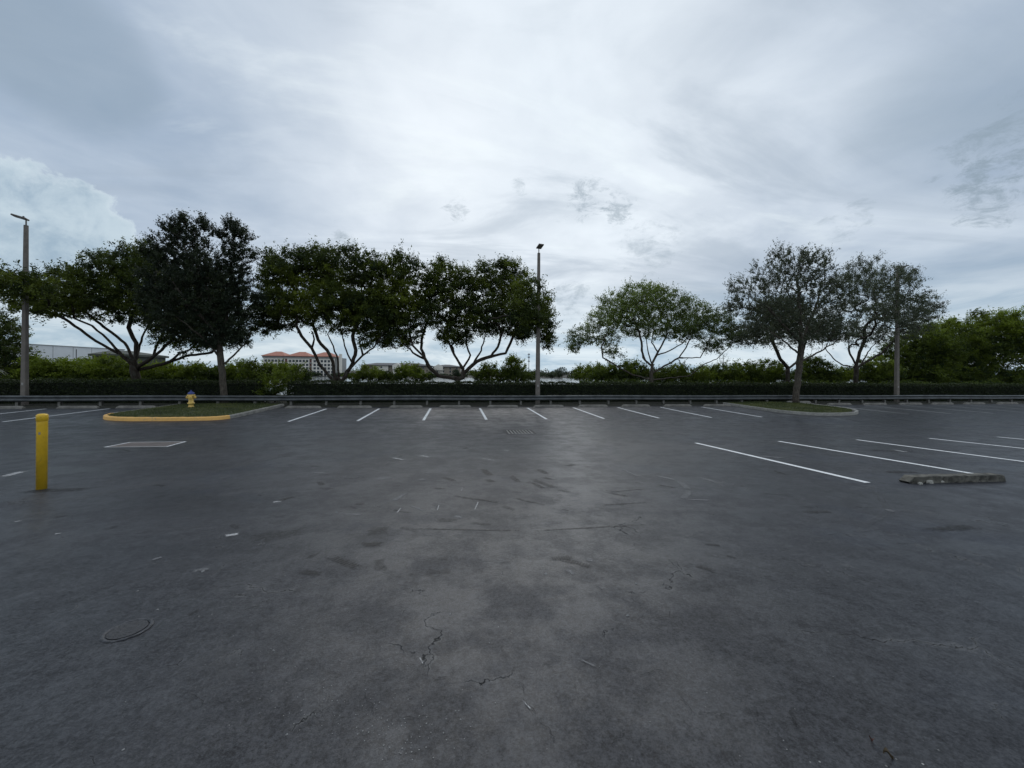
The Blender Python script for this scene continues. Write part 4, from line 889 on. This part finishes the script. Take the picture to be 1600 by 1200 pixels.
# fallen leaves and stones
def fallen(px, py, L, col, seed, lab):
    p = on(px, py); r_ = random.Random(seed); n = 9; V = []
    for i in range(n + 1):
        t = i / n; wd = math.sin(math.pi * t) ** .8 * L * .28; z = .012 * math.sin(t * 5) + .008
        V += [(-L / 2 + L * t, -wd, z + .012), (-L / 2 + L * t, 0, z), (-L / 2 + L * t, wd, z + .014)]
    Fc = [(3 * i + j, 3 * i + 3 + j, 3 * i + 4 + j, 3 * i + 1 + j) for i in range(n) for j in range(2)]
    o = obj('fallen_leaf', V, Fc, col, loc=p + Vector((0, 0, .002)), label=lab, category='leaf'); o.rotation_euler.z = r_.uniform(0, 6)
fallen(1362, 1161, .036, simple('red_brown_leaf', (.09, .04, .03), .6, .3, 40), 1, 'curled red-brown fallen leaf near the bottom right')
fallen(1388, 1184, .036, simple('tan_leaf', (.085, .06, .03), .6, .3, 40), 2, 'faint tan fallen leaf below the red-brown one')
V = []; Fc = []
r = random.Random(3)
spots_ = [(427, 1017, .010), (246, 953, .010), (215, 924, .009), (448, 1148, .007), (192, 1172, .006), (994, 912, .012), (981, 962, .014), (703, 960, .008), (526, 801, .015), (317, 893, .018), (853, 897, .014), (765, 1005, .006)] + [(r.gauss(640, 45), r.gauss(1150, 30), r.uniform(.0018, .004)) for _ in range(70)] + [(r.gauss(500, 70), r.gauss(1085, 40), r.uniform(.0018, .0036)) for _ in range(60)] + [(r.uniform(100, 1500), r.uniform(850, 1195), r.uniform(.0015, .0035)) for _ in range(70)]
for x, y, s in spots_:
    if y > 1198: continue
    p = on(x, y); b = len(V); k = 6
    V += [(p.x + s * math.cos(i) * r.uniform(.6, 1.2), p.y + s * math.sin(i) * r.uniform(.6, 1.2), p.z + .002) for i in range(k)] + [(p.x, p.y, p.z + s * .9)]
    Fc += [(b + i, b + (i + 1) % k, b + k) for i in range(k)]
obj('gravel_chips', V, Fc, simple('pale_stone_chip', (.24, .24, .235), .8, .2, 50), kind='stuff')

# ------------------------------------------------------------------ far shore
def panel_basis(pxl, pxr, v):           # local frame facing the lake
    a, b = at(pxl, 590, v), at(pxr, 590, v); return a, b
def gable_box(mb, x0, x1, y0, y1, z0, z1): mb.box(x0, x1, y0, y1, z0, z1)
def hip(x0, x1, y0, y1, z, h, inset, thick=.4):
    V = [(x0, y0, z), (x1, y0, z), (x1, y1, z), (x0, y1, z), (x0, y0, z + thick), (x1, y0, z + thick), (x1, y1, z + thick), (x0, y1, z + thick), (x0 + inset, (y0 + y1) / 2, z + h), (x1 - inset, (y0 + y1) / 2, z + h)]
    return V, [(3, 2, 1, 0), (0, 1, 5, 4), (1, 2, 6, 5), (2, 3, 7, 6), (3, 0, 4, 7), (4, 5, 9, 8), (6, 7, 8, 9), (5, 6, 9), (7, 4, 8)]
def cuboid(name, m, parent, x0, x1, y0, y1, z0, z1, **kw): return MB().box(x0, x1, y0, y1, z0, z1).build(name, m, parent, **kw)
BV = 345
a, b = at(411, 590, BV), at(522, 590, BV); Wd = b.x - a.x; scx = Wd / 111
bA = empty('apartment_building', (a.x, BV, -3.3), label='cream five-storey building with three red hipped roofs across the lake', category='building')
zf = lambda y: at(466, y, BV).z + 3.3
Y = lambda y: zf(y)
top = Y(557)
cuboid('wall', M['stucco'], bA, 0, Wd, 0, 18, 0, top)
cuboid('side_wing', M['stucco_grey'], bA, Wd + .05, Wd + 8 * scx, 2, 22, 0, top - .6)
cuboid('stair_tower', M['stucco'], bA, Wd + 7 * scx, Wd + 10 * scx, 1, 5, 0, Y(552))
bays = ((0, 33), (37.5, 71), (76, 111))
cuboid('cornice', M['stucco_grey'], bA, -.6, Wd + .6, -.6, -.01, top - 1.4, top)
for (x0, x1) in bays:
    V, Fc = hip((x0 - 2) * scx, (x1 + 2) * scx, -1.6, 19, top + .02, Y(549) - top, (x1 - x0) * .42 * scx); obj('roof', V, Fc, M['tile'], bA)
wins = None
rows = (564, 570, 575.3, 580.8, 585)
for (x0, x1) in bays:
    for ry in rows:
        for k in range(6):
            cx = (x0 + 4 + (x1 - x0 - 7) * k / 5) * scx
            if wins is None: o = wins = MB().box(-.95, .95, -.06, .3, -1.0, 1.0).build('window', M['glass'], bA)
            else: o = wins.copy(); COL.objects.link(o); o.parent = bA
            o.location = (cx, 0, Y(ry))
for xc in (35.2, 73.5):
    cuboid('balcony_recess', M['maroon'], bA, (xc - 1.7) * scx, (xc + 1.7) * scx, -.12, -.01, 1, top - 2)
    for ry in rows: cuboid('balcony', M['stucco_grey'], bA, (xc - 1.9) * scx, (xc + 1.9) * scx, -1.3, -.13, Y(ry) - 2.0, Y(ry) - 1.2)
def low_building(pxl, pxr, v, ytop, yeave, cols, lab, gables=()):
    a, b = at(pxl, 590, v), at(pxr, 590, v); Wd = b.x - a.x; z0 = -3.2; pm_ = (pxl + pxr) / 2; e = at(pm_, yeave, v).z - z0; t = at(pm_, ytop, v).z - z0; s = Wd / (pxr - pxl)
    root = empty('apartment_building', (a.x, v, z0), label=lab, category='building')
    for i, (c0, c1, m_) in enumerate(cols): cuboid('wall', M[m_], root, (c0 - pxl) * s, (c1 - pxl) * s, -(i % 2) * 1.2, 16, 0, e - .01 * i)
    V, Fc = hip(-1.5, Wd + 1.5, -2.6, 18, e + .02, t - e, 12); obj('roof', V, Fc, M['slate'], root)
    for gx, gw in gables:
        x = (gx - pxl) * s; hw = gw * s / 2
        obj('gable', [(x - hw, -2.9, e - 3), (x + hw, -2.9, e - 3), (x + hw, -2.9, e + .3), (x, -2.9, e + 2.6), (x - hw, -2.9, e + .3), (x - hw, 4, e - 3), (x + hw, 4, e - 3), (x + hw, 4, e + .3), (x, 4, e + 2.6), (x - hw, 4, e + .3)],
            [(0, 1, 2, 3, 4), (9, 8, 7, 6, 5), (0, 5, 6, 1), (1, 6, 7, 2), (2, 7, 8, 3), (3, 8, 9, 4), (4, 9, 5, 0)], M['stucco'], root)
    wv = None; nfl = 3; nb = int(Wd / 6.0)
    for fl_ in range(nfl):
        for k in range(nb):
            if wv is None: o = wv = MB().box(-.8, .8, -.05, .3, -.9, .9).build('window', M['glass'], root)
            else: o = wv.copy(); COL.objects.link(o); o.parent = root
            x = (k + .7) * 6.0; px_ = pxl + x / s; i_ = [i for i, (c0, c1, m_) in enumerate(cols) if c0 <= px_ <= c1]
            o.location = (x, -((i_[0] if i_ else 0) % 2) * 1.2, e * (fl_ + .55) / nfl)
low_building(566, 672, 352, 567, 571.5, ((566, 583, 'tan'), (583, 606, 'stucco'), (606, 613, 'tan'), (613, 627, 'stucco'), (627, 672, 'tan')), 'long three-storey building with dark grey roof across the lake', ((620, 14),))
low_building(676, 720, 365, 569.5, 573.5, ((676, 694, 'stucco'), (694, 720, 'tan')), 'smaller gabled building beside the long grey-roofed one', ((685, 14),))
# lattice mast
mp = at(826, 590, 470); mr_ = empty('radio_mast', (mp.x, 470, -2.6), label='thin lattice radio mast on the horizon left of the middle pole', category='mast')
mt = at(826, 552, 470).z + 2.6; mm = MB()
for sx, sy in ((-1, -1), (1, -1), (0, 1)): mm.tube([(sx * .7, sy * .7, 0), (sx * .35, sy * .35, mt)], .14, 4)
for i in range(16):
    z = mt * i / 16; mm.tube([(-.7, -.7, z), (.6, -.6, z + mt / 16)], .08, 3); mm.tube([(.7, -.7, z), (0, .6, z + mt / 16)], .08, 3)
mm.build('lattice', M['mast'], mr_)
am = MB()
for z in (.62, .8, .93): am.box(-1.3, 1.3, -1, 1, mt * z, mt * z + 1.2)
am.build('antennas', M['mast'], mr_)
# far woods
r = np.random.default_rng(15); Q = []; T = []
for i in range(560):
    u = r.uniform(-420, 620); v = r.uniform(332, 344) if r.random() < .6 else r.uniform(355, 470)
    hgt = r.uniform(5.5, 9.5) if v > 350 else r.uniform(3.0, 6.5)
    px_ = 800 + F * ((u * math.cos(YAW) - v * math.sin(YAW)) / (u * math.sin(YAW) + v * math.cos(YAW)))
    if 395 < px_ < 725 and v < 350: hgt = r.uniform(1.6, 3.2)
    if v > 350 and 400 < px_ < 725: continue
    n = 130; d = r.normal(size=(n, 3)); d /= np.linalg.norm(d, axis=1)[:, None]; w_ = r.uniform(2.5, 5)
    c_ = np.array([u, v, -3.2 + hgt * .5]) + d * np.array([w_, 3, hgt * .55]) * r.uniform(.5, 1, (n, 1)); c_[:, 2] = np.maximum(c_[:, 2], -3.4)
    Q.append(c_); T.append(np.full(n, r.uniform(.1, .9)))
P_ = np.concatenate(Q); quads('far_woods', leaf_quads(r, P_, 1.35, .6, .3), M['far'], np.concatenate(T), kind='stuff')
def far_tree(px, v, ytop, lab, wpx, seed, leaf='far'):
    p = at(px, 590, v); z0 = -3.3; t = at(px, ytop, v).z; root = empty('round_tree', (p.x, v, z0), label=lab, category='tree', group='trees on the far shore'); r = np.random.default_rng(seed)
    hgt = t - z0; w_ = wpx * (v / ray(px, 590)[1]) / F / 2
    MB().tube([(0, 0, 0), (0, 0, hgt * .5)], [.3, .2], 6).build('trunk', M['bark_dark'], root)
    n = 700; d = r.normal(size=(n, 3)); d /= np.linalg.norm(d, axis=1)[:, None]
    c_ = np.array([0, 0, hgt * .58]) + d * np.array([w_, w_, hgt * .42]) * r.uniform(.4, 1.05, (n, 1)) ** .6
    quads('crown', leaf_quads(r, c_, .9, .6), M[leaf], r.uniform(0, .4, n), root)
far_tree(878, 335, 573, 'round dark tree on the far shore right of the middle pole', 17, 1)
far_tree(598, 333, 579, 'dark round tree before the long grey-roofed building', 12, 2)
far_tree(712, 333, 577, 'round tree at the right end of the far buildings', 12, 4)
def palm(px, v, ytop, lab, seed):
    p = at(px, 590, v); z0 = -3.3; hgt = at(px, ytop, v).z - z0; root = empty('palm_tree', (p.x, v, z0), label=lab, category='palm tree', group='palms on the far shore'); r = np.random.default_rng(seed)
    MB().tube([(0, 0, 0), (.2, 0, hgt * .5), (0, 0, hgt * .85)], [.25, .2, .16], 6).build('trunk', M['bark'], root)
    Q = []
    for i in range(26):
        an = r.uniform(0, 6.283); el = r.uniform(-.3, 1.1); L = r.uniform(2.0, 2.8)
        for j in range(4):
            f = lambda t: np.array([math.cos(an) * math.cos(el) * L * t, math.sin(an) * math.cos(el) * L * t, hgt * .85 + math.sin(el) * L * t - .5 * L * t * t]); t0, t1 = j / 4, (j + 1) / 4
            s_ = np.array([-math.sin(an), math.cos(an), 0]) * .35
            Q.append([f(t0) - s_, f(t0) + s_, f(t1) + s_ * .6, f(t1) - s_ * .6])
    quads('fronds', np.array(Q), M['far'], r.uniform(0, .5, len(Q)), root)
palm(458, 338, 577.5, 'left of two dark palms before the red-roofed building', 1)
palm(474, 338, 578, 'right of two dark palms before the red-roofed building', 2)
palm(590, 338, 577, 'small palm at the left end of the long grey-roofed building', 3)
# white warehouse and dark-roofed pavilion beyond the bushes
a = at(48, 575, 78); z0 = -.6
wh = empty('warehouse', (a.x, 78, z0), math.atan2(at(150, 575, 88).y - 78, at(150, 575, 88).x - a.x), label='long white flat-roofed warehouse behind the left bushes', category='building')
wt = at(57, 538.5, 78).z - z0
Lw = (at(205, 575, 93) - a).length
cuboid('wall', M['white_wall'], wh, 0, Lw, 0, 20, 0, wt); cuboid('parapet', M['stucco_grey'], wh, -.1, Lw + .1, -.1, 20.1, wt + .002, wt + .12)
for i in range(1, 5): cuboid('panel_joint', M['stucco_grey'], wh, Lw * i / 5 - .04, Lw * i / 5 + .04, -.012, -.002, 0, wt - .05)
a = at(137, 575, 62); b = at(205, 575, 62); Wd = b.x - a.x; hz = at(137, 556, 62).z + .6
pvn = empty('pavilion', (a.x, 62, -.6), label='low dark-roofed outbuilding in front of the white warehouse', category='building')
cuboid('wall', M['green_roof'], pvn, .3, Wd - .3, .3, 7, 0, hz - .01)
V, Fc = hip(0, Wd, 0, 7.3, hz, at(150, 545.5, 62).z + .6 - hz, Wd * .12, .3); 
V[9] = (Wd * .45, V[9][1], V[9][2]); V[8] = (Wd * .02, V[8][1], V[8][2]); obj('roof', V, Fc, M['green_roof'], pvn)
ap = at(119, 575, 70); MB().tube([(ap.x, 70, -.6), (ap.x, 70, at(119, 546, 70).z)], .05, 6).build('lamp_post', M['dark_metal'], None, label='thin dark post in front of the white warehouse wall', category='post')
